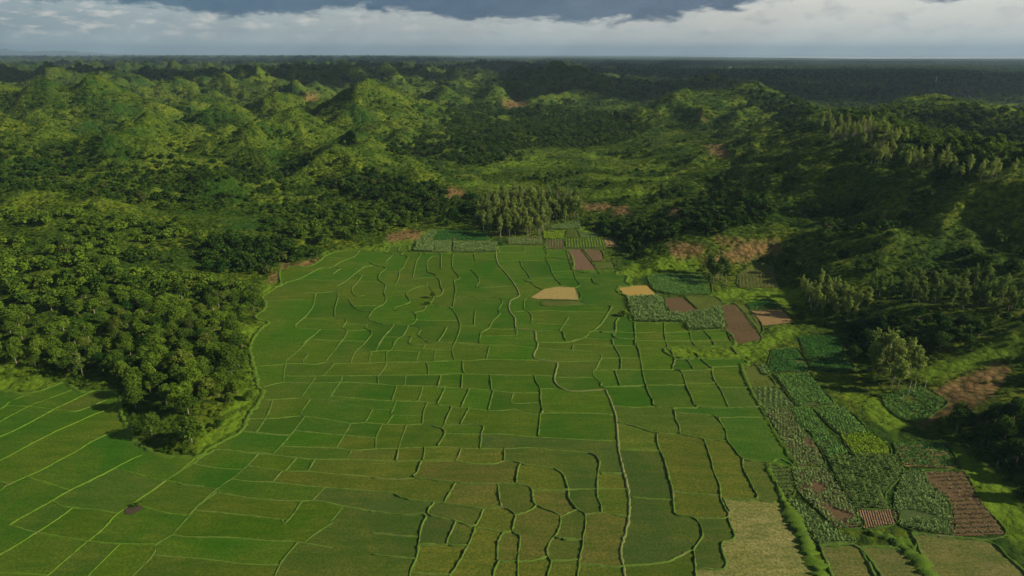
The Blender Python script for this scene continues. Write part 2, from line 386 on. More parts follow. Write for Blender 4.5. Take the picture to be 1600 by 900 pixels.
LUSH = [[(-100,560),(30,570),(60,580),(-100,585)],[(404,444),(440,444),(424,462),(412,470),(402,460)], [(384,508),(420,504),(402,520),(388,536),(330,515)], [(440,418),(500,412),(505,392),(600,384),(660,362),(690,358),(750,350),(745,362),(640,384),(608,394),(520,400)],
 [(560,395),(600,376),(648,372),(640,386),(605,394)],
 [(-50,590),(60,588),(95,600),(60,613),(0,613),(-50,614)], [(395,560),(412,612),(384,668),(340,704),(310,714),(300,690),(350,640),(385,600),(380,560)],
 [(700,264),(760,257),(850,240),(930,242),(1000,252),(1070,262),(1000,269),(900,262),(800,270),(720,276)], [(680,288),(760,281),(860,289),(940,296),(1030,288),(1010,304),(930,313),(850,301),(720,297)], [(900,272),(1000,276),(1090,274),(1040,284),(920,282)], [(740,240),(830,234),(930,236),(930,246),(800,250)],
 [(960,430),(985,412),(1010,400),(1040,398),(1060,420),(1000,434),(984,446)], [(1042,545),(1088,541),(1148,540),(1180,540),(1205,545),(1200,560),(1100,562),(1054,560)],
 [(1090,462),(1140,450),(1250,450),(1260,480),(1200,470),(1110,470)], [(1170,530),(1240,510),(1255,520),(1200,545),(1150,545)], [(1320,612),(1370,622),(1420,655),(1400,680),(1360,650)],
 [(870,365),(880,352),(925,358),(928,372)], [(1480,690),(1500,700),(1560,740),(1610,810),(1600,860),(1540,800)],
 [(1420,580),(1500,560),(1540,540),(1600,520),(1600,545),(1540,570),(1450,600)], [(1545,163),(1600,163),(1600,172),(1530,172)], [(760,182),(800,180),(800,192),(765,194)], [(1000,400),(1040,400),(1100,395),(1090,425),(1020,428)]]
def ground_attr(x, y, z):
    u, v = proj(x, y, z)
    wu = u + 9 * fbm(x, y, 18, 3); wv = v + 4 * fbm(x + 99, y, 18, 3)
    bare = np.zeros(u.shape); lush = np.zeros(u.shape)
    for p in BARE: bare[inpoly(wu, wv, p)] = 1
    for p in LUSH: lush[inpoly(wu, wv, p)] = 1
    midv = (v > 180) & (v < 335) & (u > 600) & (u < 1120)
    lush = np.where(midv, lush * sstep(-.15, .35, fbm(x + 31, y - 77, 45, 4)) * .8, lush)
    return u, v, bare, lush
rr = np.concatenate([np.geomspace(34, 3200, 640), np.geomspace(3240, 78000, 150)])
th = np.radians(np.linspace(-60, 60, 900))
TH, RR = np.meshgrid(th, rr)
gx = RR * np.sin(TH); gy = RR * np.cos(TH)
gz = height(gx, gy)
def grid_faces(nr, nc):
    i = np.arange(nr - 1)[:, None] * nc + np.arange(nc - 1)[None]
    return np.stack([i, i + 1, i + 1 + nc, i + nc], -1).reshape(-1, 4)
gu, gv, gb, gl = ground_attr(gx, gy, gz)
inb = np.zeros(gx.shape)
cellw = RR * .0026
me = new_mesh('ground', np.stack([gx, gy, gz], -1).reshape(-1, 3), grid_faces(len(rr), len(th)), True, MT)
ca = me.color_attributes.new('cover', 'FLOAT_COLOR', 'POINT')
soft = lambda a: (a + np.roll(a, 1, 0) + np.roll(a, -1, 0) + np.roll(a, 1, 1) + np.roll(a, -1, 1)) / 5
woodf = sstep(1200, 5000, RR) * .5
# convex grassy crests paler
lap = soft(soft(gz)) - gz
ca.data.foreach_set('color', np.stack([soft(soft(gb)), np.clip(soft(soft(gl)), 0, 1), woodf, np.ones(gx.shape)], -1).astype(np.float32).ravel())
link('ground', me, kind='structure')
_lr = np.log(rr); _nt = len(th)
def _interp(field, x, y):
    x = np.asarray(x, float); y = np.asarray(y, float)
    fi = np.interp(np.log(np.maximum(np.hypot(x, y), 35)), _lr, np.arange(len(rr))); fj = (np.arctan2(x, y) - th[0]) / (th[1] - th[0])
    fi = np.clip(fi, 0, len(rr) - 1.001); fj = np.clip(fj, 0, _nt - 1.001)
    i = fi.astype(int); j = fj.astype(int); a_ = fi - i; b_ = fj - j
    return (field[i, j] * (1 - a_) + field[i + 1, j] * a_) * (1 - b_) + (field[i, j + 1] * (1 - a_) + field[i + 1, j + 1] * a_) * b_
def height(x, y): return _interp(gz, x, y)            # from here on read off the built sheet
gfd = polyd(gx, gy, FLAT)
def flat_dist(x, y): return _interp(gfd, x, y)
# far water beyond the plain
Mw, t, bs, out = mat('water'); bs.inputs['Base Color'].default_value = (.55, .60, .62, 1); bs.inputs['Roughness'].default_value = .3; bs.inputs['Specular IOR Level'].default_value = .5
wv_, wf_ = [], []
def strip(x0, x1, y0, y1, z, n=40):
    xs = np.linspace(x0, x1, n); k = len(wv_)
    for i, x in enumerate(xs):
        j = fbm(np.array([x]), np.array([3.]), 5000, 3)[0] * 1200
        wv_.append((x, y0 + j, z)); wv_.append((x, y1 + j * .5, z))
    for i in range(n - 1): wf_.append((k + 2 * i, k + 2 * i + 2, k + 2 * i + 3, k + 2 * i + 1))
strip(8200, 40000, 17500, 42000, 22)
link('water', new_mesh('water', wv_, wf_, False, Mw), kind='structure')
# ------------------------------------------------------------------ paddies and bunds
LINES = {}
exec_data = {
'A': (380, 360, 5, '''910,160 870,205 820,225 760,250 690,290 600,300 520,340 440,380 340,410 290,440|670,215 820,215|940,290 860,350 800,400 730,440|700,345 760,300|430,385 620,390 830,395 1060,405|980,250 1030,275 1110,295 1070,340 1060,390 1110,430 1100,490 1115,530 1100,575 1040,610 1000,640|1230,125 1210,165 1250,175|1140,130 1105,175 1165,190 1110,250|1230,195 1285,210 1265,260 1245,300 1220,320 1215,370 1195,420|1380,175 1380,200 1355,240 1340,300 1325,375|1475,205 1440,240 1435,290 1445,325|1545,200 1545,300|1440,330 1500,350 1535,400 1545,440 1560,480 1530,515 1490,520|1325,375 1420,372|930,355 890,410 850,460 875,515 950,512|470,485 600,488 690,482 735,490 755,530 830,540|830,540 840,570 870,605 920,630 1000,640 980,680 1000,710 1080,730 1170,740 1310,745|1280,480 1275,510 1300,565 1200,600 1180,625 1240,635 1320,640 1355,680 1340,720 1310,745 1370,760 1385,785 1365,820 1410,850 1440,875 1600,880|1285,480 1380,440 1450,440 1480,480 1490,510 1470,560 1440,580 1410,630|1440,410 1420,440 1240,430 1110,430|1450,580 1600,600|715,600 720,685 780,690 805,715 775,765 810,785 790,840 740,900|540,610 480,680 410,740|480,690 720,685|410,765 590,775 775,780|600,780 540,830 460,890|520,855 700,865 950,870|970,740 960,770 1000,790 1000,820 960,870 935,900|805,725 970,738|810,785 960,778|1175,740 1150,780 1100,830 1050,900|1290,750 1250,820 1190,860 1170,900|1100,835 1200,835|1250,825 1310,840 1295,880 1320,895 1420,895|1590,760 1560,820 1520,875|200,550 420,545 560,550|560,510 555,560 540,610|740,530 720,600|1320,700 1600,710|1100,590 860,590'''),
'B': (680, 360, 5, '''45,180 45,300|140,175 135,290 185,360 185,380 150,400 160,470 150,520|300,175 315,240|280,310 330,360 345,400 340,450 600,435|0,370 35,390 40,440 60,480 30,515 0,520|150,520 300,522 515,538 495,620 505,655 450,710 420,765 360,805 345,885|0,590 100,600 150,640 190,720 190,780 160,870|315,620 305,700 305,745|90,760 60,820 20,870|20,878 200,880 345,888|150,520 140,600|425,765 520,775 640,770|370,828 560,825 640,820|490,170 690,172 680,135|490,238 700,240 870,235|665,240 680,290 715,330 740,370|860,165 875,190 865,220 900,290 915,340 940,380 990,435|740,375 1220,372|600,380 680,380 710,400 750,410 780,440 840,465|870,210 1060,235 1080,270 1085,330 1095,375 1130,430 1095,450|915,325 1085,320|1140,150 1200,230 1250,290 1290,345|1225,370 1245,415 1340,425 1480,430|740,540 790,510 840,465 900,450 990,435 1060,440 1095,450 1110,500 1120,550 1160,580|1160,580 1370,595 1370,620 1340,660 1300,730 1230,790|740,540 700,545 695,620 730,640 755,680 750,725|740,635 880,628 1040,635 1340,640|755,728 1000,740 1065,745|1040,685 1000,745 970,790|785,785 970,790 1005,820 1005,840|810,875 1030,878 1170,835 1230,790 1400,800 1400,830 1450,845 1560,850|1170,840 1270,850 1380,855 1390,890|1440,685 1410,720 1410,800|1555,700 1560,800 1560,900|610,640 700,632|740,540 830,550 850,590 1000,588 1160,575|1560,800 1600,800'''),
'C': (380, 530, 5, '''515,0 430,90 380,135 335,170 335,195 320,250 315,340|110,215 230,205 335,195 470,195 560,200 640,185|430,98 490,110 505,125 470,165 470,190|515,5 760,12 960,20|775,5 720,80 650,165 650,180 705,195 660,250 625,285|705,195 840,190 960,190 1120,182 1360,180|975,0 920,60 880,95 850,150 840,190|880,90 990,100 980,180|1090,0 1040,80|1205,0 1155,85 1120,110 1120,180 1100,230 1060,280|990,100 1130,90 1370,100|1300,0 1300,40 1420,45 1415,80 1600,88|1375,100 1360,150 1370,175 1430,180 1600,175|1500,90 1490,170|1430,185 1445,235 1445,270|330,290 560,290 770,288 1060,285 1270,283 1540,280 1600,280|570,290 530,350 465,440 465,458 520,468 670,480 850,515 1010,548 1180,555|160,375 315,340 530,345 760,340 860,340 1100,355 1200,365 1400,368 1600,372|770,290 760,330 720,390 670,460|1050,290 1055,350|1270,285 1265,355|1540,285 1525,370|1200,365 1160,480|1405,370 1370,480|1575,375 1520,510|690,445 1000,475 1200,485 1380,490 1600,520|1195,485 1165,560 1165,590 1280,598 1400,600|1435,505 1410,570 1400,660|145,475 300,470 465,460|520,475 460,560 455,595 480,605 400,710 300,830 230,900|230,480 185,600 110,720|40,625 240,620 455,600|480,605 600,620 730,640 840,660 950,655 1080,665 1270,670 1400,665|1010,550 950,655|1400,662 1490,680 1540,695 1570,740 1520,835|0,720 200,740 370,752|400,715 600,735 780,752 1040,775|840,662 780,765 725,850|1085,668 1050,740 1035,790 1035,855|1275,675 1240,770 1215,850|290,838 480,845 730,852 870,872 1035,860 1215,855 1520,845 1600,845|850,872 830,900|1600,600 1560,690|1130,650 1165,600|0,885 150,892 230,900'''),
'D': (680, 530, 5, '''0,30 160,30 240,40 410,48 540,48 590,50 680,60 800,70 980,85 1150,92 1230,98 1290,120 1300,145 1275,190 1260,230 1235,250 1240,290 1280,330 1320,380|815,28 990,25 1070,15 1110,0|0,90 130,85|150,35 130,90 150,165|0,172 150,165 260,172 340,165 400,158 540,162 700,165 830,165|425,60 410,110 400,158|215,175 215,230 230,270|0,278 230,272 380,278 540,282 770,285 930,290|45,285 20,370|0,378 120,382 230,385 430,400 560,415 700,422 820,420|210,290 205,375|430,290 440,400|775,290 790,340 820,390 825,480 840,570|825,390 950,390|610,425 610,500 820,495|75,385 15,510|265,395 205,525|455,405 415,550|10,515 120,530 250,540 420,560 520,560 620,550 700,575 800,590 870,578 1200,580 1390,590|125,540 70,665|260,545 200,660|75,675 200,670 365,680 360,745 350,850|0,685 50,700 75,740 20,835|75,740 360,745 500,742 720,762 950,775 1200,790 1400,800|820,595 805,760|0,845 80,845 200,855 540,858 750,850 950,870 1150,885 1200,895|950,300 1230,300|940,180 1270,172|1080,45 1070,85|1090,45 1230,45 1380,50|1300,150 1440,150|1380,0 1390,50 1430,110 1450,160 1450,220 1445,240|1250,245 1440,240|1405,250 1425,310 1445,365|1330,375 1600,372|1380,525 1600,540|1430,655 1540,680 1600,690|1565,0 1580,50 1600,130'''),
'E': (940, 480, 5, '''75,0 40,70 0,120|130,90 110,130 105,190 0,200|95,200 100,235 250,250|260,120 255,160 265,220 265,280 290,340 310,440 325,530 345,610 370,680 400,730 415,775 530,780 570,810 575,860 590,900|100,195 260,205 400,200 480,205 700,195|490,120 490,200 500,260 515,310|270,262 500,268 700,268 860,262 1030,260|650,130 690,200 700,260 730,305|800,190 850,240 885,305|0,255 75,255 95,290 120,340 150,410 150,485|0,300 270,305|300,325 510,330 555,370 570,420 555,485 620,500 650,580 670,640 700,700 740,775 870,790 1240,780|0,400 305,402|0,492 320,492 560,490|105,500 145,615|0,600 20,625 345,612 480,612 640,610|620,500 840,492 870,480|730,360 800,430 870,485 860,500 880,570 920,630 950,690 990,780|570,410 660,410 800,400|665,410 705,470|920,630 1160,632|1010,310 1060,370|650,598 840,600|1090,460 1130,560 1160,640 1240,775|880,470 1090,462|80,775 250,785 415,780|575,825 870,850 920,880 930,900|570,790 740,790|930,865 1280,865|0,835 80,845'''),
'F': (940, 620, 5, '''530,80 570,120 575,180 605,230 610,295|880,150 920,190 970,270 980,340 1020,390 1110,490 1300,520|125,200 260,235 430,285 620,300 800,330 980,350|430,290 440,380 490,500 520,620 550,720 555,800 565,900|150,418 440,425|800,335 850,480 880,600 920,690 930,790 975,900|1100,500 1110,570 1170,690 1205,800 960,800|1300,525 1330,630 1390,720 1410,770 1405,810|225,790 520,808|565,750 920,775|1205,805 1330,830|0,600 160,602|0,722 190,728|1300,525 1390,490 1490,540|0,345 115,350'''),
'G': (880, 720, 5, '''0,110 40,230 45,300 110,380 170,425 175,520 155,600 150,680 130,760 115,900 110,1000|285,0 265,160 270,290 295,350 300,410|170,425 300,412 500,445|780,-60 790,0 850,220 860,330 865,390 880,425 1020,450 1070,510 1085,590 1040,660 1015,710|1040,452 1280,448 1275,390|480,825 770,800 880,765 950,725 1015,710 1030,790 1035,900 1040,1000|1300,400 1290,450 1330,560 1330,610 1240,650 1250,740 1270,790 1250,850 1050,845|140,812 440,835|0,620 150,620|0,785 115,775|1250,310 1300,400|0,228 260,225 480,228|290,98 460,102|0,430 100,385'''),
'H': (580, 700, 4.5, '''0,92 180,95 360,95 590,95 700,112 850,115 900,105 950,92 1030,105 1100,125 1220,140 1290,150 1340,180 1370,240 1385,300 1390,350 1440,430|195,10 175,85|375,10 365,90|350,100 325,170 310,212 590,245 750,255 1000,255 1100,270 1130,300 1135,360 1160,405 1250,445 1330,485 1310,600 1260,650 1235,720 1240,770 1265,800 1240,900 1230,1000|630,20 600,90|935,0 935,90|0,215 120,222 220,222 310,215|0,310 165,320 180,340 300,370 510,392 790,430 920,420 1010,475 990,590 1040,620 1040,720 1030,790 1030,900 1030,1000|590,250 545,330 510,392|890,260 900,350 915,415|1040,120 1025,180 1020,250|1130,300 1380,298 1440,295|1010,475 1100,450 1160,410|440,390 405,470 590,515 725,550 790,430|0,450 200,470 380,475 350,560 330,700 320,770 290,830 270,900 255,1000|595,520 560,600 535,680 660,690|725,550 720,600 680,690 620,800 560,895 500,1000|340,680 540,685|730,562 930,595 985,590|930,600 895,650 885,740 900,800 1030,795|900,800 870,850 860,900 850,1000|1030,800 1130,795 1235,768|0,600 180,620 330,628|0,750 150,770 310,785|285,880 450,890 560,895|1300,635 1440,645|1265,800 1440,790'''),
'I': (280, 640, 5, '''0,585 150,605 300,620 340,590 430,530 530,440 610,355|300,620 310,650|480,170 600,185 850,205|280,315 400,320 600,345 860,370 1060,390 1310,390 1600,400|110,430 300,460 470,470|530,440 700,465 850,485 1010,485 1200,505 1400,520 1600,545|915,380 830,480|1060,390 1005,480|1340,325 1310,390|415,545 560,565 730,570 1000,600 1350,625 1600,650|770,520 740,560|310,650 450,675 620,700 850,715 1080,715 1180,735 1350,770 1600,808|1120,630 1040,715|950,730 890,820 820,900|1280,760 1180,880|120,790 400,815 800,860|300,640 150,750 80,820|280,315 150,390 60,450 0,490'''),
'J': (200, 720, 5, '''540,10 420,80 300,155|700,220 600,300 520,370 480,430 370,550 350,580 220,655 210,710 150,790 40,900 -40,1000|350,578 480,595 800,600 1080,625 1270,630 1440,655 1600,685|200,742 600,770 900,808 1180,815|1290,680 1200,790 1150,900 1110,1000|1600,485 1480,560 1380,640'''),
'K': (0, 580, 5, '''-200,390 0,300 80,240 200,190|-200,500 0,395 100,340 240,270 400,210 560,150|-200,620 0,515 100,470 240,400 430,295 550,240 680,175|40,270 250,280 430,298 590,315 720,270 880,205|-200,800 0,700 150,620 300,540 460,460 600,400 760,330 900,285|60,895 210,825 330,770 450,705 600,625 720,550 880,480 960,455|-200,800 0,865 60,890|210,825 330,860 450,895|610,900 750,835 900,755 1050,680 1110,660|900,760 1050,800 1200,840 1300,855 1450,885 1600,900|1230,900 1350,820 1430,760 1530,680|1510,725 1600,745'''),
'L': (0, 720, 5, '''-200,340 0,235 60,190 210,125|210,125 350,175 540,228|900,60 700,160 540,235 420,305 250,400 70,505|410,315 480,350 560,365 700,380 900,408|565,370 430,470 290,560 150,650 0,735 -200,850|70,505 260,555 450,590 690,628 900,648 1220,655|1300,155 1150,260 1000,360 900,430 800,540 690,625 530,760 370,900 260,1000|940,650 800,790 690,900 600,1000|-200,860 0,875 200,885 370,895|1060,335 1200,385 1340,415 1460,425'''),
}
exec_data['M'] = (0, 0, 1, '920,709 931,713 937,722|-76,905 200,905 500,906 800,905 1100,906 1300,905|-34,612 -34,700 -34,800 -34,906')
PATHS = [(680, 360, 5, '490,125 475,180 490,260 540,320 590,380 630,440 655,490 650,520 590,550 575,600 590,645 625,690 625,750 660,770 770,785 785,830 785,860 800,880 795,920 770,970 780,1000 830,1015 930,1030 955,1050 940,1110 930,1160 945,1200 985,1235 1060,1255 1150,1258 1320,1248 1350,1290 1380,1360 1410,1450 1420,1530 1425,1630 1440,1750 1470,1880 1500,1990 1515,2090 1515,2200 1495,2330 1465,2430 1450,2530 1475,2650 1480,2800')]
MAIN_PX = [(-80,980),(-80,618),(0,612),(30,615),(60,612),(85,603),(100,599),(115,606),(128,613),(150,611),(180,614),(188,625),(190,650),(200,668),(208,685),(220,695),(240,708),(265,714),(310,714),
 (325,702),(345,691),(365,681),(378,672),(383,660),(390,645),(400,635),(405,625),(411,612),(403,605),(400,590),(397,575),(393,560),(391,540),(402,520),(412,510),(420,504),(398,496),(414,482),(414,472),(410,464),(424,454),(438,444),
 (436,428),(440,418),(460,417),(484,416),(500,407),(508,400),(528,393),(560,391),(600,394),(608,386),(620,384),(638,384),(644,394),(700,396),(776,395),(778,386),(850,385),(852,390),(886,392),(896,410),(897,423),(928,423),(962,424),
 (962,429),(980,432),(978,440),(986,447),(966,450),(966,457),(980,464),(984,485),(992,504),(1068,505),(1080,517),(1132,517),(1148,539),(1116,542),(1042,544),(1054,558),(1100,561),(1158,561),(1168,570),(1158,573),(1172,608),(1188,636),
 (1208,672),(1228,704),(1240,730),(1200,726),(1222,774),(1222,785),(1240,815),(1262,860),(1282,905),(1310,980)]
EXTRA_PX = [[(1280,852),(1340,855),(1384,925),(1320,930)], [(1342,855),(1402,858),(1436,884),(1458,925),(1388,925)], [(1424,834),(1494,841),(1546,847),(1578,875),(1610,905),(1620,930),(1470,930),(1436,858)]]
def parse(u0, v0, s, txt):
    o = []
    for l in txt.split('|'):
        o.append([(u0 + float(p.split(',')[0]) / s, v0 + float(p.split(',')[1]) / s) for p in l.split()])
    return o
def catmull(P, step):
    P = [np.array(p, float) for p in P]; out = []
    Q = [2 * P[0] - P[1]] + P + [2 * P[-1] - P[-2]]
    for i in range(1, len(Q) - 2):
        p0, p1, p2, p3 = Q[i - 1:i + 3]; L = np.linalg.norm(p2 - p1); n = max(1, int(L / step))
        for k in range(n):
            t_ = k / n
            out.append(.5 * ((2 * p1) + (-p0 + p2) * t_ + (2 * p0 - 5 * p1 + 4 * p2 - p3) * t_ ** 2 + (-p0 + 3 * p1 - 3 * p2 + p3) * t_ ** 3))
    out.append(P[-1]); return np.array(out)
allpolys = []
for k, (u0, v0, s, txt) in exec_data.items():
    for l in parse(u0, v0, s, txt):
        allpolys.append((k, catmull([at(u, v) for u, v in l], .9)))
def extend(c, e):
    d0 = c[0] - c[1]; d1 = c[-1] - c[-2]
    return np.vstack([c[0] + d0 / (np.linalg.norm(d0) + 1e-6) * e, c, c[-1] + d1 / (np.linalg.norm(d1) + 1e-6) * e])
_all = [c for k, c in allpolys]
def snap(i, k, c):
    lim = 8.0 if k in 'AB' else 5.0
    for e_, idx in ((0, 0), (-1, len(c))):
        p = c[e_]; best = (lim, None)
        for j, o in enumerate(_all):
            if j == i: continue
            if abs(o[0][0] - p[0]) > 160: continue
            dd_ = np.hypot(o[:, 0] - p[0], o[:, 1] - p[1]); m_ = dd_.argmin()
            if dd_[m_] < best[0]: best = (dd_[m_], o[m_])
        if best[1] is not None and best[0] > .5:
            n_ = max(1, int(best[0] / .9)); ext = p + (best[1] - p) * (np.arange(1, n_ + 1) / n_)[:, None]
            c = np.vstack([c, ext]) if e_ == -1 else np.vstack([ext[::-1], c])
    return c
allpolys = [(k, snap(i, k, c)) for i, (k, c) in enumerate(allpolys)]
def strip_mesh(name, c, hw, hh, m, jit=.22, z0=0.0, drape=False, seed=0):
    rg = np.random.default_rng(seed); n = len(c)
    d = np.gradient(c, axis=0); d /= np.linalg.norm(d, axis=1)[:, None] + 1e-9
    nn = np.stack([-d[:, 1], d[:, 0]], 1)
    ww = hw * (1 + jit * rg.standard_normal(n)); ww = np.clip(ww, hw * .5, hw * 1.7)
    hz_ = hh * (1 + jit * rg.standard_normal(n)); hz_ = np.clip(hz_, hh * .5, hh * 1.6)
    off = rg.standard_normal(n) * hw * .18
    prof = [(-1.0, -.15), (-.55, .8), (0, 1.0), (.55, .8), (1.0, -.15)]
    base = height(c[:, 0], c[:, 1]) if drape else np.zeros(n)
    V_ = np.zeros((n, 5, 3))
    for j, (a_, b_) in enumerate(prof):
        q = c + nn * (ww * a_ + off)[:, None]
        V_[:, j, 0] = q[:, 0]; V_[:, j, 1] = q[:, 1]; V_[:, j, 2] = base + z0 + hz_ * b_ * (1 if j != 2 else 1)
    return new_mesh(name, V_.reshape(-1, 3), grid_faces(n, 5), False, m)
pathc = [catmull([at(u, v) for u, v in parse(*p)[0]], .9) for p in PATHS]
RES = .5; X0, Y0, X1, Y1 = -245, 112, 215, 440
nx, ny = int((X1 - X0) / RES), int((Y1 - Y0) / RES)
cxg, cyg = np.meshgrid(X0 + (np.arange(nx) + .5) * RES, Y0 + (np.arange(ny) + .5) * RES)
MAIN = [at(u, v) for u, v in MAIN_PX]; EXTRA = [[at(u, v) for u, v in p] for p in EXTRA_PX]
ctr = inpoly(cxg, cyg, MAIN)
exm = [inpoly(cxg, cyg, p) for p in EXTRA]
mask = ctr.copy()
for e in exm: mask |= e
bar = np.zeros((ny, nx), bool)
for k, c in allpolys + [('P', pc) for pc in pathc]:
    e = extend(c, 2.2 if k in 'ABCDE' else 1.6)
    for a_, b_ in zip(e[:-1], e[1:]):
        n = max(2, int(np.linalg.norm(b_ - a_) / .15)); q = a_ + (b_ - a_) * np.linspace(0, 1, n)[:, None]
        ix = ((q[:, 0] - X0) / RES).astype(int); iy = ((q[:, 1] - Y0) / RES).astype(int)
        ok = (ix >= 0) & (ix < nx) & (iy >= 0) & (iy < ny); bar[iy[ok], ix[ok]] = True
for e in exm:
    bar |= False
free = mask & ~bar
lab = np.where(free, np.arange(nx * ny).reshape(ny, nx) + 1, 0)
BIG = nx * ny + 5
def sweep(L):
    L = np.where(free, L, BIG)
    # directional running minima inside free runs
    for ax in (0, 1):
        for rev in (False, True):
            A = L if not rev else np.flip(L, ax)
            Fm = free if not rev else np.flip(free, ax)
            A = A.copy()
            if ax == 0:
                for i in range(1, A.shape[0]):
                    m_ = Fm[i] & Fm[i - 1]; A[i] = np.where(m_, np.minimum(A[i], A[i - 1]), A[i])
            else:
                for i in range(1, A.shape[1]):
                    m_ = Fm[:, i] & Fm[:, i - 1]; A[:, i] = np.where(m_, np.minimum(A[:, i], A[:, i - 1]), A[:, i])
            L = A if not rev else np.flip(A, ax)
    return np.where(free, L, 0)
for it in range(60):
    L2 = sweep(lab)
    if (L2 == lab).all(): break
    lab = L2
ids, cnt = np.unique(lab[lab > 0], return_counts=True)
small = set(ids[cnt < 60].tolist())
lab = np.where(np.isin(lab, list(small)), 0, lab)
for it in range(30):                                   # grow labels under the bunds
    z = (lab == 0) & mask
    if not z.any(): break
    for dy, dx in ((0, 1), (0, -1), (1, 0), (-1, 0)):
        sh = np.roll(np.roll(lab, dy, 0), dx, 1)
        lab = np.where((lab == 0) & mask, sh, lab)
ids = np.unique(lab[lab > 0])
print('paddies', len(ids), 'iters', it)
GREENS = [(.042, .118, .004), (.052, .124, .005), (.034, .104, .005), (.068, .122, .005)]
OLIVES = [(.095, .110, .014), (.120, .118, .016), (.068, .082, .020), (.130, .108, .026)]
pr = random.Random(3)
ix0, iy0 = [int((q_ - o_) / RES) for q_, o_ in zip(at(1205, 850), (X0, Y0))]
def lerp3(a, b, t_): return tuple(a[i] + (b[i] - a[i]) * t_ for i in range(3))
for L in ids:
    ys, xs = np.nonzero(lab == L)
    V_, F_ = [], []
    zz = .03 + .13 * pr.random()
    key = ys * 100000 + xs
    brk = np.nonzero(np.diff(key) != 1)[0]
    st = np.concatenate([[0], brk + 1]); en = np.concatenate([brk, [len(xs) - 1]])
    for s_, e_ in zip(st, en):
        xa = X0 + xs[s_] * RES; xb = X0 + (xs[e_] + 1) * RES; ya = Y0 + ys[s_] * RES; yb = ya + RES
        k = len(V_); V_ += [(xa, ya, zz), (xb, ya, zz), (xb, yb, zz), (xa, yb, zz)]; F_.append((k, k + 1, k + 2, k + 3))
    cx_, cy_ = X0 + xs.mean() * RES, Y0 + ys.mean() * RES
    u, v = proj(np.array(cx_), np.array(cy_), np.array(0.)); u, v = float(u), float(v)
    ol = float(sstep(640, 740, np.array(v))) * float(sstep(430, 620, np.array(u)))
    ol = max(ol, .45 * float(sstep(560, 640, np.array(v))) * float(sstep(950, 1050, np.array(u))))
    ol = ol * 1.1 + pr.uniform(-.12, .22)
    if u < 420 and pr.random() < .3: ol += .35
    if lab[iy0, ix0] == L: col = (.27, .23, .085)
    elif u > 1260: col = [(.11, .12, .03), (.17, .14, .05), (.20, .14, .045)][pr.randrange(3)]
    else: col = lerp3(pr.choice(GREENS), pr.choice(OLIVES), min(1, max(0, ol)))
    if 640 < v < 700 and 1130 < u < 1220: col = (.042, .11, .01)
    k = pr.uniform(.86, 1.12)
    o = link('rice_paddy', new_mesh('rice_paddy', V_, F_, False, MP), kind='structure')
    o['field'] = [col[0] * k, col[1] * k, col[2] * k]
for i, (k, c) in enumerate(allpolys):
    if len(c) < 3: continue
    v_dir = abs(c[-1][1] - c[0][1]) / (np.linalg.norm(c[-1] - c[0]) + 1e-6)
    if k in 'EFGH': hw, hh = (.34, .40) if v_dir > .6 else (.30, .38)
    elif k in 'KLJ': hw, hh = .26, .2
    elif k in 'IC': hw, hh = .3, .24
    else: hw, hh = (.32, .40) if v_dir > .6 else (.27, .22)
    link('paddy_bund', strip_mesh('paddy_bund', c, hw, hh, MBL if k in 'KL' else (MBH if v_dir < .6 else MB), .32, .05, seed=i), kind='structure')
for c in pathc:
    link('footpath', strip_mesh('footpath', c, .5, .38, MPATH, .15, .05, seed=99), kind='structure')
mc = catmull(MAIN[1:-1], .9)
link('grass_verge', strip_mesh('grass_verge', mc, 1.0, .45, MV, .35, .03, seed=5), kind='structure')
for p in EXTRA:
    link('paddy_bund', strip_mesh('paddy_bund', catmull(p + [p[0]], .9), .5, .45, MB, .3, .03, seed=6), kind='structure')
# ditch banks between the dry paddy and the vegetable plots
for l, hw_ in (([(1222,784),(1240,812),(1262,858),(1282,905),(1300,960)], 2.4), ([(1395,845),(1420,862),(1440,884),(1456,915)], 2.2), ([(1360,832),(1400,846),(1430,850)], 2.0)):
    link('grass_verge', strip_mesh('grass_verge', catmull([at(u, v) for u, v in l], .7), hw_, .9, MV, .4, 0, seed=8), kind='structure')
# muddy water hole in the left field
a_ = np.linspace(0, 2 * np.pi, 25)[:-1]; pc = at(208, 797)
pv = [(pc[0] + 2.3 * math.cos(q) * (1 + .2 * math.sin(3 * q)), pc[1] + 2.0 * math.sin(q), .2) for q in a_]
pm = bpy.data.meshes.new('muddy_pool'); pm.from_pydata(pv, [], [list(range(24))]); Mm, t, bs, out = mat('muddy_water')
bs.inputs['Base Color'].default_value = (.060, .045, .030, 1); bs.inputs['Roughness'].default_value = .35; pm.materials.append(Mm)
link('muddy_pool', pm, kind='structure')
# ------------------------------------------------------------------ crop plots
def z3(l): return [(1150 + x / 3, 600 + y / 3) for x, y in l]
def z4(l): return [(950 + x / 4, 420 + y / 4) for x, y in l]
def z5(l): return [(600 + x / 4, 280 + y / 4) for x, y in l]
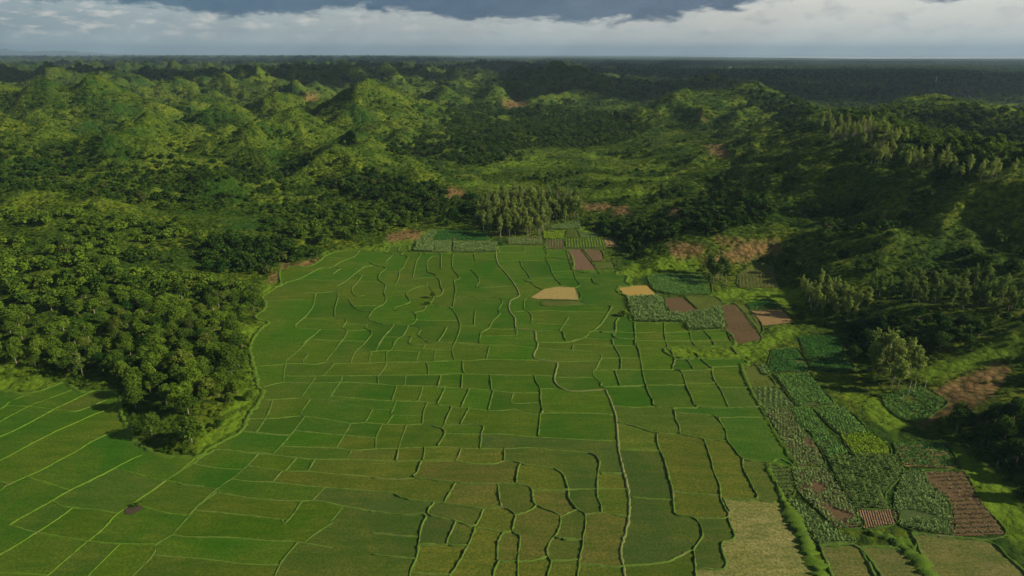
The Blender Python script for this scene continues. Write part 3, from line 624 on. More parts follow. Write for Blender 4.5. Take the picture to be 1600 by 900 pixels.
# polygon, soil, crop, style, row angle, label
PLOTS = [
 (z4([(60,110),(240,105),(300,165),(110,175)]), 'straw', None, '', 0, 'small orange-gold stubble plot at the right edge of the paddies'),
 (z4([(245,60),(290,36),(590,40),(640,165),(430,165),(290,135)]), 'dark', 'green', 'leafy', 1.4, 'wide dark green crop plot with a paler front strip beside the orange stubble plot'),
 (z4([(120,180),(335,175),(360,280),(345,335),(175,335),(130,240)]), 'dark', 'grey', 'tall', 0, 'tall grey-green leafy plot just left of the small square of bare brown earth'),
 (z4([(340,185),(460,180),(570,275),(400,280)]), 'brown', None, '', 0, 'bare brown square of earth hemmed in by tall grey-green crops'),
 (z4([(480,175),(660,175),(720,225),(700,240),(580,265),(530,225)]), 'olive', 'weed', 'sparse', 1.4, 'thin patchy green plot behind the L-shaped leafy plot'),
 (z4([(350,282),(480,285),(590,270),(700,245),(720,300),(735,380),(510,385),(480,340),(355,335)]), 'dark', 'grey', 'tall', 0, 'L-shaped tall leafy plot in front of the bare brown square'),
 (z4([(710,230),(800,225),(960,440),(800,475),(740,390),(700,290)]), 'brown', 'dry', 'sparse', .3, 'long brown plot of withered rows slanting to the right of the leafy plots'),
 (z4([(805,226),(850,225),(960,345),(940,400)]), 'olive', 'weed', 'sparse', .3, 'narrow weedy strip between the withered brown plot and the raked bare plot'),
 (z4([(870,220),(1000,190),(1075,240),(890,252)]), 'dark', 'deep', 'leafy', 1.4, 'small smooth deep green plot directly behind the raked bare plot'),
 (z4([(885,265),(1080,256),(1165,335),(960,358)]), 'red', None, '', 0, 'raked bare reddish-brown plot with fine lengthwise lines'),
 ([(1152,430),(1175,418),(1208,417),(1216,450),(1157,450)], 'olive', 'dry', 'rows', .25, 'pale ribbed plot of dry crop rows at the foot of the wooded slope'),
 (z4([(1190,430),(1400,420),(1450,450),(1470,570),(1260,575)]), 'dark', 'deep', 'leafy', 1.4, 'shaded dark green plot with a brown upper edge beside the right-hand trees'),
 (z4([(1262,582),(1490,576),(1530,635),(1310,645)]), 'dark', 'deep', 'leafy', 1.4, 'narrow shaded blue-green plot in front of the brown-edged dark plot'),
 (z4([(1020,510),(1175,500),(1260,640),(1010,655)]), 'dark', 'deep', 'leafy', 0, 'plain dark green four-sided plot left of the shaded pair'),
 (z4([(930,605),(990,605),(1015,660),(960,665)]), 'dark', 'grey', 'leafy', 0, 'tiny dull grey-green square plot beside the weedy yellow-green strip'),
 (z4([(835,615),(930,605),(1050,740),(890,745)]), 'olive', 'weed', 'sparse', .3, 'weedy yellow-green strip wedged between paddy and dark plots'),
 (z4([(1045,668),(1260,658),(1290,710),(1410,850),(1190,860)]), 'dark', 'green', 'leafy', 0, 'long green plot with two paler bands next to the sunken path'),
 (z4([(895,748),(1060,743),(1170,865),(960,865)]), 'dark', 'grey', 'rows', .3, 'plot of pale spiky rows on dark soil left of the banded green plot'),
 (z3([(120,112),(245,115),(330,240),(360,260),(418,380),(290,393),(230,290),(180,200)]), 'brown', 'grey', 'leafy', .3, 'long strip of grey-green crop with brown soil showing, running along the paddy edge'),
 (z3([(262,120),(340,112),(420,215),(520,325),(430,345),(370,270),(350,230),(290,190)]), 'dark', 'green', 'leafy', .2, 'curved dark-edged green strip between the brownish strip and the straight plot'),
 (z3([(357,112),(500,108),(620,230),(490,238)]), 'dark', 'green', 'leafy', .2, 'straight-sided green plot right behind the bright yellow-green one'),
 (z3([(492,242),(630,235),(700,275),(720,333),(550,333)]), 'olive', 'yellow', 'leafy', 0, 'bright yellow-green crop plot, the brightest of all'),
 (z3([(738,282),(970,288),(1030,393),(790,388)]), 'red', 'deep', 'leafy', 1.4, 'evenly planted deep green rectangle with a red soil edge'),
 (z3([(430,352),(560,338),(720,343),(770,370),(780,420),(700,520),(720,585),(555,578),(480,450)]), 'dark', 'corn', 'corn', .15, 'large fan-shaped maize plot with rows of separate plants'),
 (z3([(262,402),(420,392),(548,580),(600,668),(480,680),(440,650),(380,590),(290,500)]), 'brown', 'grey', 'leafy', .2, 'untidy grey-green plot lying left of the fan-shaped maize'),
 (z3([(243,548),(300,552),(480,700),(560,740),(385,748)]), 'dark', 'grey', 'leafy', .2, 'slim triangular grey-green plot pointing to the dry paddy'),
 (z3([(565,587),(748,592),(750,655),(600,678)]), 'plough', 'dry', 'sparse', 1.4, 'small brown cleared patch below the maize'),
 (z3([(790,412),(880,412),(900,470),(1000,560),(1010,713),(770,665),(742,540)]), 'dark', 'grey', 'leafy', 1.2, 'round-edged grey-green leafy plot right of the winding green gully'),
 (z3([(885,413),(1060,412),(1150,560),(1262,708),(1012,713),(1004,560),(905,468)]), 'brown', 'dry', 'rows', 1.45, 'large brown plot of thin crosswise crop rows at the right'),
 (z3([(682,62),(860,42),(980,120),(940,150),(840,183),(762,158),(702,108)]), 'olive', 'green', 'leafy', 1.2, 'pale green plot with bare stakes and a straw-coloured rim below the brown slope'),
 ([(1201,727),(1240,731),(1242,770),(1224,773)], 'dark', 'weed', 'rows', 1.4, 'bright green grassy wedge with crosswise ridges beside the paddies'),
 (z5([(230,375),(290,320),(340,320),(300,378)]), 'dark', 'grey', 'leafy', 0, 'leftmost slanted plot of the dark back row behind the far paddy edge'),
 (z5([(304,378),(343,321),(450,325),(422,382)]), 'dark', 'deep', 'leafy', 0, 'second plot of the dark back row, between the slanted one and the long one'),
 (z5([(430,382),(455,326),(650,331),(655,385)]), 'dark', 'deep', 'leafy', 0, 'long dark plot of the back row touching the eucalyptus grove'),
 (z5([(185,455),(215,386),(313,386),(313,455)]), 'dark', 'grey', 'tall', 0, 'left square of the pale front row at the far paddy edge'),
 (z5([(320,455),(320,386),(422,386),(420,460)]), 'olive', 'grey', 'leafy', 0, 'middle square of the pale front row at the far paddy edge'),
 (z5([(434,455),(434,390),(708,392),(700,450)]), 'dark', 'grey', 'leafy', 0, 'long grey-green plot of the pale front row ending at the footpath'),
 (z5([(775,408),(780,370),(985,362),(997,408)]), 'brown', 'grey', 'leafy', 0, 'greyish plot right in front of the eucalyptus trunks'),
 (z5([(1000,327),(1130,327),(1120,373),(1000,373)]), 'olive', 'yellow', 'leafy', 0, 'small bright green plot just right of the eucalyptus grove'),
 (z5([(1005,377),(1113,379),(1130,435),(1010,435)]), 'brown', 'grey', 'rows', 0, 'greyish square plot in front of the small bright green one'),
 (z5([(1132,364),(1152,320),(1203,320),(1222,368)]), 'olive', 'weed', 'rows', 0, 'small striped green plot above the boldly striped one'),
 (z5([(1122,376),(1368,372),(1388,428),(1142,430)]), 'dark', 'yellow', 'rows', 0, 'boldly striped light green plot above the ploughed earth'),
 (z5([(1218,332),(1328,342),(1338,368),(1232,370)]), 'dark', 'grey', 'leafy', 0, 'small dull plot right of the little striped plot'),
 (z5([(1372,370),(1420,367),(1463,420),(1392,428)]), 'red', 'dry', 'sparse', 0, 'small pinkish-brown plot at the right end of the striped plot'),
 (z5([(1135,442),(1238,437),(1326,568),(1190,568)]), 'plough', None, '', 0, 'rough red-brown ploughed plot at the corner of the paddies'),
 (z5([(1244,437),(1350,442),(1370,510),(1292,513)]), 'plough', 'weed', 'sparse', 0, 'brown half-weedy plot beside the ploughed one'),
 (z5([(1297,520),(1420,520),(1440,558),(1332,563)]), 'olive', 'weed', 'sparse', 0, 'yellowish green weedy plot in front of the half-weedy brown one'),
 (z5([(915,745),(1000,692),(1090,677),(1195,682),(1213,758),(960,753)]), 'tan', None, '', 0, 'golden dry-grass islet standing alone among the green paddies'),
 (z5([(988,767),(1210,763),(1248,788),(1002,793)]), 'olive', 'dry', 'sparse', 1.4, 'narrow greyish strip along the near side of the golden islet'),
 (z5([(1040,292),(1220,262),(1230,312),(1040,312)]), 'dark', 'grey', 'leafy', 0, 'dull green plot tucked behind the grove at its right'),
]
def drape_patch(name, poly, res, off, m):
    x0 = min(p[0] for p in poly); x1 = max(p[0] for p in poly); y0 = min(p[1] for p in poly); y1 = max(p[1] for p in poly)
    xs = np.arange(x0, x1 + res, res); ys = np.arange(y0, y1 + res, res)
    GX, GY = np.meshgrid(xs, ys); k = inpoly(GX + res / 2, GY + res / 2, poly)[:-1, :-1]
    GZ = height(GX, GY) + off
    f = grid_faces(len(ys), len(xs)).reshape(len(ys) - 1, len(xs) - 1, 4)[k]
    used = np.unique(f); rm = np.zeros(GX.size, int); rm[used] = np.arange(len(used))
    return new_mesh(name, np.stack([GX, GY, GZ], -1).reshape(-1, 3)[used], rm[f], False, m)
def blades(px, py, pz, n, size, tall, spread, rg):
    """n leaf quads round every plant position"""
    k = len(px); ang = rg.random((k, n)) * 2 * np.pi; tilt = rg.uniform(.15, 1.1, (k, n)) ; L = size * rg.uniform(.6, 1.25, (k, n)); W_ = L * .42
    cx = px[:, None] + spread * rg.standard_normal((k, n)); cy = py[:, None] + spread * rg.standard_normal((k, n))
    cz = pz[:, None] + tall * rg.uniform(.15, .9, (k, n))
    dx = np.cos(ang) * np.cos(tilt); dy = np.sin(ang) * np.cos(tilt); dz = np.sin(tilt)
    sx = -np.sin(ang); sy = np.cos(ang)
    V_ = np.zeros((k, n, 4, 3))
    for j, (a_, b_) in enumerate(((0, -.4), (0, .4), (1, .5), (1, -.5))):
        V_[..., j, 0] = cx + dx * L * a_ + sx * W_ * b_; V_[..., j, 1] = cy + dy * L * a_ + sy * W_ * b_
        V_[..., j, 2] = cz + dz * L * a_
    nq = k * n
    return V_.reshape(-1, 3), np.arange(nq * 4).reshape(-1, 4)
def add_lv(me, per, rg):
    a_ = me.attributes.new('lv', 'FLOAT', 'FACE'); n = len(me.polygons)
    a_.data.foreach_set('value', np.repeat(rg.random(-(-n // per)), per)[:n].astype(np.float32))
pg = np.random.default_rng(21)
for poly_px, soil_k, crop, style, ang, lab_ in PLOTS:
    poly = [at(u, v) for u, v in poly_px]
    cx_ = sum(p[0] for p in poly) / len(poly); cy_ = sum(p[1] for p in poly) / len(poly)
    e = link('crop_plot', None, label=lab_, cat='field' , group='vegetable and grain plots around the paddies')
    e.location = (0, 0, 0)
    if lab_.startswith('golden'):
        o = link('soil_bed', drape_patch('soil_bed', poly, .5, .45, SOIL[soil_k]), e)
    else:
        o = link('soil_bed', drape_patch('soil_bed', poly, .5, .16, SOIL[soil_k]), e)
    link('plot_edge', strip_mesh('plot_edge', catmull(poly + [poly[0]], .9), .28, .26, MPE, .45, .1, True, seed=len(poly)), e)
    if not crop: continue
    x0 = min(p[0] for p in poly) - 2; x1 = max(p[0] for p in poly) + 2; y0 = min(p[1] for p in poly) - 2; y1 = max(p[1] for p in poly) + 2
    D = math.hypot(cx_, cy_)
    if style == 'leafy': sx_, sy_, n, sz, tl, spd, jt = .95, .6, 6, .55, .5, .17, .16
    elif style == 'tall': sx_, sy_, n, sz, tl, spd, jt = .95, .95, 8, .75, 1.5, .25, .35
    elif style == 'corn': sx_, sy_, n, sz, tl, spd, jt = 1.9, 1.25, 9, .8, 1.5, .18, .12
    elif style == 'rows': sx_, sy_, n, sz, tl, spd, jt = 1.9, .75, 6, .5, .5, .16, .12
    else: sx_, sy_, n, sz, tl, spd, jt = 1.6, 1.1, 4, .4, .35, .25, .4
    diag = max(x1 - x0, y1 - y0)
    GX, GY = np.meshgrid(np.arange(-diag, diag, sx_), np.arange(-diag, diag, sy_))
    GX = GX + jt * pg.standard_normal(GX.shape) * sx_ * .5; GY = GY + jt * pg.standard_normal(GY.shape) * sy_ * .5
    GX = GX + .9 * np.sin(GY * .07)
    ca_, sa_ = math.cos(ang), math.sin(ang)
    qx = cx_ + GX * ca_ + GY * sa_; qy = cy_ - GX * sa_ + GY * ca_
    k = inpoly(qx, qy, poly)
    if style == 'sparse': k &= (fbm(qx, qy, 14, 2) > -.12)
    elif style in ('rows', 'leafy', 'corn'): k &= (fbm(qx + 77, qy, 9, 3) > -.34) & (pg.random(qx.shape) > .06)
    qx = qx[k]; qy = qy[k]
    if len(qx) == 0: continue
    V_, F_ = blades(qx, qy, height(qx, qy) + .15, n, sz, tl, spd, pg)
    me = new_mesh('crop_plants', V_, F_, False, CROP[crop]); add_lv(me, n, pg)
    link('crop_plants', me, e, kind='stuff')
# ------------------------------------------------------------------ tree shapes
def leaf_cloud(lobes, nq, size, rg, shell=.72):
    """lobes: (x,y,z,rx,rz). leaf quads spread through the lobes, mostly near the surface"""
    w_ = np.array([l[3] ** 2 for l in lobes]); w_ = w_ / w_.sum(); idx = rg.choice(len(lobes), nq, p=w_)
    Lb = np.array(lobes)[idx]
    d = rg.standard_normal((nq, 3)); d[:, 2] += .25; d /= np.linalg.norm(d, axis=1)[:, None]
    rad = shell + (1 - shell) * rg.random(nq) ** .6; rad *= 1 + .13 * rg.standard_normal(nq)
    c = Lb[:, :3] + d * rad[:, None] * np.stack([Lb[:, 3], Lb[:, 3], Lb[:, 4]], 1)
    nrm = d + .75 * rg.standard_normal((nq, 3)); nrm /= np.linalg.norm(nrm, axis=1)[:, None]
    up = np.array([.1, .2, 1.]); a_ = np.cross(nrm, up); a_ /= np.linalg.norm(a_, axis=1)[:, None] + 1e-6; b_ = np.cross(nrm, a_)
    s_ = size * rg.uniform(.55, 1.35, nq)[:, None]
    V_ = np.stack([c - a_ * s_ - b_ * s_ * .6, c + a_ * s_ * .8 - b_ * s_ * .7, c + a_ * s_ + b_ * s_ * .7, c - a_ * s_ * .7 + b_ * s_ * .6], 1)
    return V_.reshape(-1, 3), np.arange(nq * 4).reshape(-1, 4), idx
def tube(pts, rads, n=6):
    V_, F_ = [], []
    for (p, r_) in zip(pts, rads):
        for k in range(n):
            q = 2 * math.pi * k / n; V_.append((p[0] + r_ * math.cos(q), p[1] + r_ * math.sin(q), p[2]))
    for i in range(len(pts) - 1):
        for k in range(n): a_ = i * n + k; b_ = i * n + (k + 1) % n; F_.append((a_, b_, b_ + n, a_ + n))
    return V_, F_
def crown_mesh(name, lobes, nq, size, m, rg, shell=.72):
    V_, F_, idx = leaf_cloud(lobes, nq, size, rg, shell)
    me = new_mesh(name, V_, F_, False, m)
    a_ = me.attributes.new('lv', 'FLOAT', 'FACE'); lobev = rg.random(len(lobes))
    a_.data.foreach_set('value', np.clip(lobev[idx] * .65 + .35 * rg.random(nq), 0, 1).astype(np.float32))
    return me
def trunk_mesh(h, r0, limbs, rg, name='trunk'):
    V_, F_ = tube([(0, 0, -.6), (.05 * h * rg.standard_normal() * .3, 0, h * .5), (.1, .05, h)], [r0 * 1.2, r0 * .8, r0 * .45])
    for (x, y, z) in limbs:
        k = len(V_); z0 = h * rg.uniform(.35, .75)
        v2, f2 = tube([(0.0, 0, z0), (x * .5, y * .5, z0 + (z - z0) * .6), (x * .9, y * .9, z)], [r0 * .55, r0 * .38, r0 * .15], 5)
        V_ += v2; F_ += [tuple(i + k for i in f) for f in f2]
    return new_mesh(name, V_, F_, True, MBARK)
tg = np.random.default_rng(8)
def make_broad(nq, size):
    H = tg.uniform(6.0, 10.5); Rr = tg.uniform(3.1, 4.9); lobes = []
    nl = tg.integers(15, 22)
    for i in range(nl):
        q = i * 2.4 + tg.uniform(-.5, .5); f_ = math.sqrt((i + .5) / nl); rr_ = Rr * .72 * f_ * tg.uniform(.8, 1.15)
        lobes.append((rr_ * math.cos(q), rr_ * math.sin(q), H * (.80 - .34 * f_ ** 2 + tg.uniform(-.07, .07)), Rr * tg.uniform(.24, .38), Rr * tg.uniform(.2, .32)))
    lobes.append((tg.uniform(-.6, .6), tg.uniform(-.6, .6), H * .78, Rr * .5, Rr * .4))
    lobes.append((0, 0, H * .55, Rr * .6, Rr * .5))
    return crown_mesh('crown', lobes, nq, size, ML_B, tg), trunk_mesh(H * .62, .24, [l[:3] for l in lobes[:6]], tg)
def make_slender(nq, size):
    H = tg.uniform(13, 17); lobes = []
    for i in range(9):
        z = H * (.42 + .56 * i / 8); rad = 2.1 * math.sin(math.pi * (.25 + .7 * i / 8)) + .4; q = tg.uniform(0, 6.28)
        lobes.append((rad * .55 * math.cos(q), rad * .55 * math.sin(q), z, rad * tg.uniform(.6, .85), tg.uniform(1.1, 1.7)))
    return crown_mesh('crown', lobes, nq, size, ML_S, tg, .5), trunk_mesh(H * .9, .20, [l[:3] for l in lobes[:4]], tg)
def make_shrub(nq, size):
    lobes = []
    for i in range(tg.integers(4, 7)):
        q = tg.uniform(0, 6.28); r_ = tg.uniform(.1, .75)
        lobes.append((r_ * math.cos(q), r_ * math.sin(q), tg.uniform(.25, .75), tg.uniform(.35, .6), tg.uniform(.3, .55)))
    return crown_mesh('shrub', lobes, nq, size, ML_H, tg)
BROAD = [make_broad(int(tg.integers(1400, 2000)), float(tg.uniform(.22, .29))) for i in range(10)]
SLEND = [make_slender(800, .33) for i in range(5)]
SHRUB = [make_shrub(110, .15) for i in range(6)]
BROADF = [make_broad(300, .62)[0] for i in range(5)]
# ------------------------------------------------------------------ where things grow
PL_POLY = [[at(u, v) for u, v in p[0]] for p in PLOTS]
WOOD = [  # pixel polygon, density 0..1, kind, tint range
 ([(0,440),(120,420),(250,430),(330,440),(405,460),(402,500),(380,520),(395,560),(402,605),(380,655),(345,650),(320,640),(300,655),(270,640),(255,625),(215,640),(195,610),(150,590),(100,585),(0,575)], .9, 'b', (.05, 1.0)),
 ([(-120,330),(120,335),(250,350),(300,370),(280,420),(200,440),(-120,445)], .3, 'b', (.2, 1.1)),
 ([(-120,445),(0,440),(100,430),(180,470),(150,520),(0,560),(-120,580)], .5, 'b', (.2, 1.0)),
 ([(300,380),(400,370),(480,392),(492,408),(450,415),(400,432),(330,425)], .98, 'b', (.0, .3)),
 ([(400,330),(600,320),(700,330),(730,345),(660,355),(600,365),(500,385),(420,365)], .4, 'b', (.05, .8)),
 ([(560,270),(650,285),(740,310),(745,335),(690,345),(600,320),(520,300)], .8, 'b', (.0, .35)),
 ([(0,225),(110,232),(240,245),(330,255),(420,265),(470,300),(300,330),(200,318),(120,305),(0,300),(-150,300),(-150,225)], .5, 'b', (.0, .4)),
 ([(758,372),(850,370),(862,350),(902,345),(905,318),(860,312),(760,316),(750,345)], .99, 's', (.25, .8)),
 ([(935,345),(1000,350),(1060,355),(1062,372),(1005,385),(1002,404),(985,402),(972,385),(950,372)], .9, 'b', (.0, .25)),
 ([(700,160),(860,170),(1010,185),(1010,205),(960,228),(820,232),(700,215)], .8, 'b', (.0, .5)),
 ([(620,215),(700,215),(830,235),(820,252),(740,262),(680,245),(600,240)], .7, 'b', (.0, .4)),
 ([(1130,300),(1200,310),(1210,340),(1120,370),(1060,350),(1040,330)], .75, 'b', (.0, .3)),
 ([(1290,190),(1350,205),(1400,215),(1410,262),(1370,262),(1340,240),(1285,215)], .9, 's', (.6, 1.2)),
 ([(1400,245),(1440,255),(1500,262),(1620,285),(1620,300),(1500,282),(1420,270)], .95, 's', (.6, 1.2)),
 ([(1280,180),(1420,165),(1480,160),(1620,175),(1620,262),(1500,255),(1400,215)], .85, 'b', (.1, .9)),
 ([(1165,140),(1250,158),(1280,182),(1230,180),(1165,165)], .85, 'b', (.0, .5)),
 ([(1240,452),(1300,450),(1350,470),(1365,490),(1330,505),(1290,500),(1250,480)], .95, 's', (.7, 1.2)),
 ([(1340,440),(1620,430),(1620,500),(1500,490),(1360,480)], .9, 's', (.05, .5)),
 ([(1315,505),(1400,500),(1530,505),(1540,545),(1420,560),(1360,570),(1325,555)], .98, 'b', (.0, .3)),
 ([(1360,560),(1400,560),(1440,585),(1440,606),(1400,615),(1370,600)], .8, 's', (.6, 1.1)),
 ([(1480,640),(1530,640),(1590,620),(1640,640),(1640,800),(1580,760),(1545,720),(1490,690)], .97, 'b', (.0, .45)),
 ([(1570,560),(1640,550),(1640,640),(1590,620),(1580,590)], .35, 'b', (.1, .6)),
 ([(1100,425),(1128,430),(1140,445),(1105,448)], .95, 's', (.1, .4)),
 ([(1290,320),(1380,330),(1400,400),(1620,380),(1620,440),(1300,450),(1230,400)], .16, 'b', (.0, .45)),
 ([(1420,280),(1620,320),(1620,390),(1440,400),(1400,330)], .12, 'b', (.0, .3)),
]
def polar_points(r0, r1, smin, c, a0, a1, rg):
    X_, Y_, S_ = [], [], []; r = r0
    while r < r1:
        s = max(smin, c * r); n = max(1, int(r * math.radians(a1 - a0) / s))
        q = np.radians(a0) + (np.arange(n) + rg.random(n)) / n * math.radians(a1 - a0)
        rj = r + s * rg.random(n)
        X_.append(rj * np.sin(q)); Y_.append(rj * np.cos(q)); S_.append(np.full(n, s)); r += s
    return np.concatenate(X_), np.concatenate(Y_), np.concatenate(S_)
vg = np.random.default_rng(77)
def free_mask(x, y, pad=0):
    """not on paddies or plots"""
    m_ = np.ones(len(x), bool); q = np.hypot(x, y) < 700; xq, yq = x[q], y[q]
    mm = ~inpoly(xq, yq, MAIN)
    for p in EXTRA + PL_POLY: mm &= ~inpoly(xq, yq, p)
    m_[q] = mm; return m_
def classify(x, y):
    z = height(x, y); u, v = proj(x, y, z); return z, u, v
tx, ty, ts = polar_points(140, 16000, 5.4, .0072, -47, 47, vg)
ok = free_mask(tx, ty); tx, ty, ts = tx[ok], ty[ok], ts[ok]
tz, tu, tv = classify(tx, ty)
kind = np.zeros(len(tx), int); tint = np.zeros(len(tx)); keep = np.zeros(len(tx), bool)
tr_ = np.hypot(tx, ty)
# hills: trees gather in the hollows
e_ = 14.0
hol = (height(tx + e_, ty) + height(tx - e_, ty) + height(tx, ty + e_) + height(tx, ty - e_)) / 4 - tz
slope_w = height(tx + 8, ty) - height(tx - 8, ty)     # >0: rises to the east = shaded west side
nz = fbm(tx, ty, 85, 3) + 0.25 * vg.standard_normal(len(tx))
dens = -.16 + .5 * np.clip(hol / 1.6, -1, 1) + .55 * nz + .12 * np.clip(slope_w / 6, -1, 1)
farw = sstep(1100, 1900, tr_)
dens = dens * (1 - farw) + (.12 + .5 * nz + .5 * np.clip(hol / 4, -1, 1) + .2 * sstep(1800, 3500, tr_) + .5 * (np.degrees(np.arctan2(tx, ty)) > 12)) * farw
lushm = np.zeros(len(tx), bool)
for p in LUSH + BARE: lushm |= inpoly(tu, tv, p)
dens = dens - .14 * ((tu > 1040) & (tr_ < 1300))
dens = np.where(lushm, -.35 + dens * .5, dens)
fd = flat_dist(tx, ty); flatin = fd <= 0.01
dens = np.where(fd < 5, -1, dens)
keep = vg.random(len(tx)) < np.clip(dens, 0, 1)
tint = np.clip(.28 + .45 * fbm(tx + 900, ty, 60, 3) + .22 * vg.standard_normal(len(tx)), 0, 1)
wk = np.full(len(tx), -1)
for i, (p, dn, kd, tt) in enumerate(WOOD):
    m_ = inpoly(tu + 6 * vg.standard_normal(len(tx)), tv, p)
    keep = np.where(m_, vg.random(len(tx)) < dn, keep)
    keep &= ~(m_ & lushm & (vg.random(len(tx)) < (.25 if tt[0] == .2 else .8)) & (tr_ < 1500))
    kind = np.where(m_, 1 if kd == 's' else 0, kind); wk = np.where(m_, i, wk)
    tint = np.where(m_, np.clip(tt[0] + (tt[1] - tt[0]) * np.clip(.5 + .45 * fbm(tx + 40, ty, 35, 2) + .25 * vg.standard_normal(len(tx)), 0, 1), 0, 1), tint)
for p in ([(1535,160),(1640,160),(1640,173),(1528,173)], [(775,154),(830,153),(832,170),(785,172)], [(1150,105),(1240,105),(1240,107),(1150,107)]): keep &= ~inpoly(tu, tv, p)
keep &= free_mask(tx, ty) & ~((fd < 3.0) & (tr_ < 460) & (kind == 0) & (wk < 0))
gmd = np.where(RR < 700, 1, 0) * 0. + 99.; nearr = rr < 650; gmd[nearr] = polyd(gx[nearr], gy[nearr], MAIN)
main_dist = lambda x, y: _interp(gmd, x, y)
near_edge = main_dist(tx, ty)
keep &= near_edge > 3.2
tx, ty, tz, ts, kind, tint, tu, tv, tr_, wk = [q[keep] for q in (tx, ty, tz, ts, kind, tint, tu, tv, tr_, wk)]
tsc = np.where(kind == 1, np.maximum(1, ts / 6.2) * vg.uniform(.72, 1.12, len(tx)), np.maximum(.84, ts / 8.2) * vg.uniform(.6, 1.25, len(tx)))
tsc = np.minimum(tsc, 2.6)
tsc = np.where((tr_ > 500) & (kind == 0) & (wk < 0), tsc * .82, tsc)
tsc = np.where((wk == 6), tsc * .85, tsc)
tsc = np.where((wk == 16) | (wk == 17), tsc * .72, np.where((wk == 12) | (wk == 13), tsc * .75, tsc))
print('trees', len(tx), (kind == 1).sum())
infr = (tu > -10) & (tu < 1610) & (tv > 0) & (tv < 930)
# depth test against nearer ground so that only trees in view become individuals
def visible(x, y, z):
    v_ = np.ones(len(x), bool)
    for f in np.linspace(.35, .985, 34):
        hx = height(x * f, y * f); lz = CAM_H + (z + 7 - CAM_H) * f
        v_ &= hx < lz + .3
    return v_
def place_individuals(sel, variants, base_name, cat, labeller, tp):
    first = {}
    for j, i in enumerate(sel):
        cr, tk = variants[j % len(variants)]
        lab_, grp = labeller(i)
        if j < len(variants):
            e = bpy.data.objects.new(base_name, None); C.objects.link(e)
            c1 = bpy.data.objects.new('crown', cr); C.objects.link(c1); c1.parent = e
            c2 = bpy.data.objects.new('trunk', tk); C.objects.link(c2); c2.parent = e
            first[j] = (e, c1, c2)
        else:
            s0, a1, a2 = first[j % len(variants)]
            e = s0.copy(); C.objects.link(e)
            c1 = a1.copy(); C.objects.link(c1); c1.parent = e
            c2 = a2.copy(); C.objects.link(c2); c2.parent = e
        c1['otint'] = float(tint[i])
        e['label'] = lab_; e['category'] = cat
        if grp: e['group'] = grp
        elif 'group' in e: del e['group']
        e.location = (tx[i], ty[i], tz[i]); e.rotation_euler = (0, 0, float(vg.random() * 6.28))
        s = float(tsc[i]); e.scale = (s * float(vg.uniform(.9, 1.12)), s * float(vg.uniform(.9, 1.12)), s * float(vg.uniform(.85, 1.1)))
    return first
GRP = {
 0: ('round-crowned dark tree in the dense wood on the spur between the two paddy fields', 'trees of the wooded spur'),
 1: ('broad tree on the bushy slope above the wooded spur at the left', 'trees on the slope above the spur'),
 2: ('broad tree at the left picture edge behind the small bright clearing', 'trees behind the left clearing'),
 3: ('very dark rounded tree in the tight clump above the reddish bank at the far left corner of the paddies', 'dark clump above the reddish bank'),
 4: ('rounded tree on the low slope behind the far left end of the paddies', 'trees behind the far paddy end'),
 5: ('dark tree in the belt left of the eucalyptus grove', 'dark belt left of the grove'),
 7: ('tall slim pale eucalyptus in the square grove at the head of the paddies', 'eucalyptus grove'),
 8: ('very dark round tree in the clump just right of the striped plots', 'dark clump right of the striped plots'),
 16: ('slim pale green tree in the bright stand above the sunken path on the right', 'pale stand on the right'),
 17: ('slim tree in the shaded row across the hollow at the right', 'shaded slim trees at right'),
 18: ('dark bushy tree in the thicket overhanging the shaded dark plots', 'dark thicket over the shaded plots'),
 19: ('slim pale tree standing beside the plot with the stakes', 'pale trees by the staked plot'),
 20: ('dark rounded tree in the wood at the lower right picture edge', 'wood at lower right'),
 21: ('tree above the bare brown slope at the right picture edge', 'trees above the brown slope'),
 22: ('slim dark tree of the little row behind the wide dark green plot', 'little row behind the wide plot'),
 23: ('tree on the shaded hillside above the dry ribbed plot', 'trees on the shaded hillside'),
}
def labeller(i):
    if int(wk[i]) in GRP: return GRP[int(wk[i])]
    if tu[i] > 950: return ('scattered tree on the open slopes at the right side of the valley', 'scattered trees on the right slopes')
    return ('scattered tree on the open grassy slopes at the left side of the valley', 'scattered trees on the left slopes')
order = np.argsort(tr_)
vis = visible(tx, ty, tz) & infr
selb = [i for i in order if kind[i] == 0 and vis[i]][:298]
sels = [i for i in order if kind[i] == 1 and vis[i]][:290]
fb = place_individuals(selb, BROAD, 'broadleaf_tree', 'tree', labeller, 0)
fs = place_individuals(sels, SLEND, 'slender_tree', 'tree', labeller, 1)
rest = np.ones(len(tx), bool); rest[selb] = False; rest[sels] = False
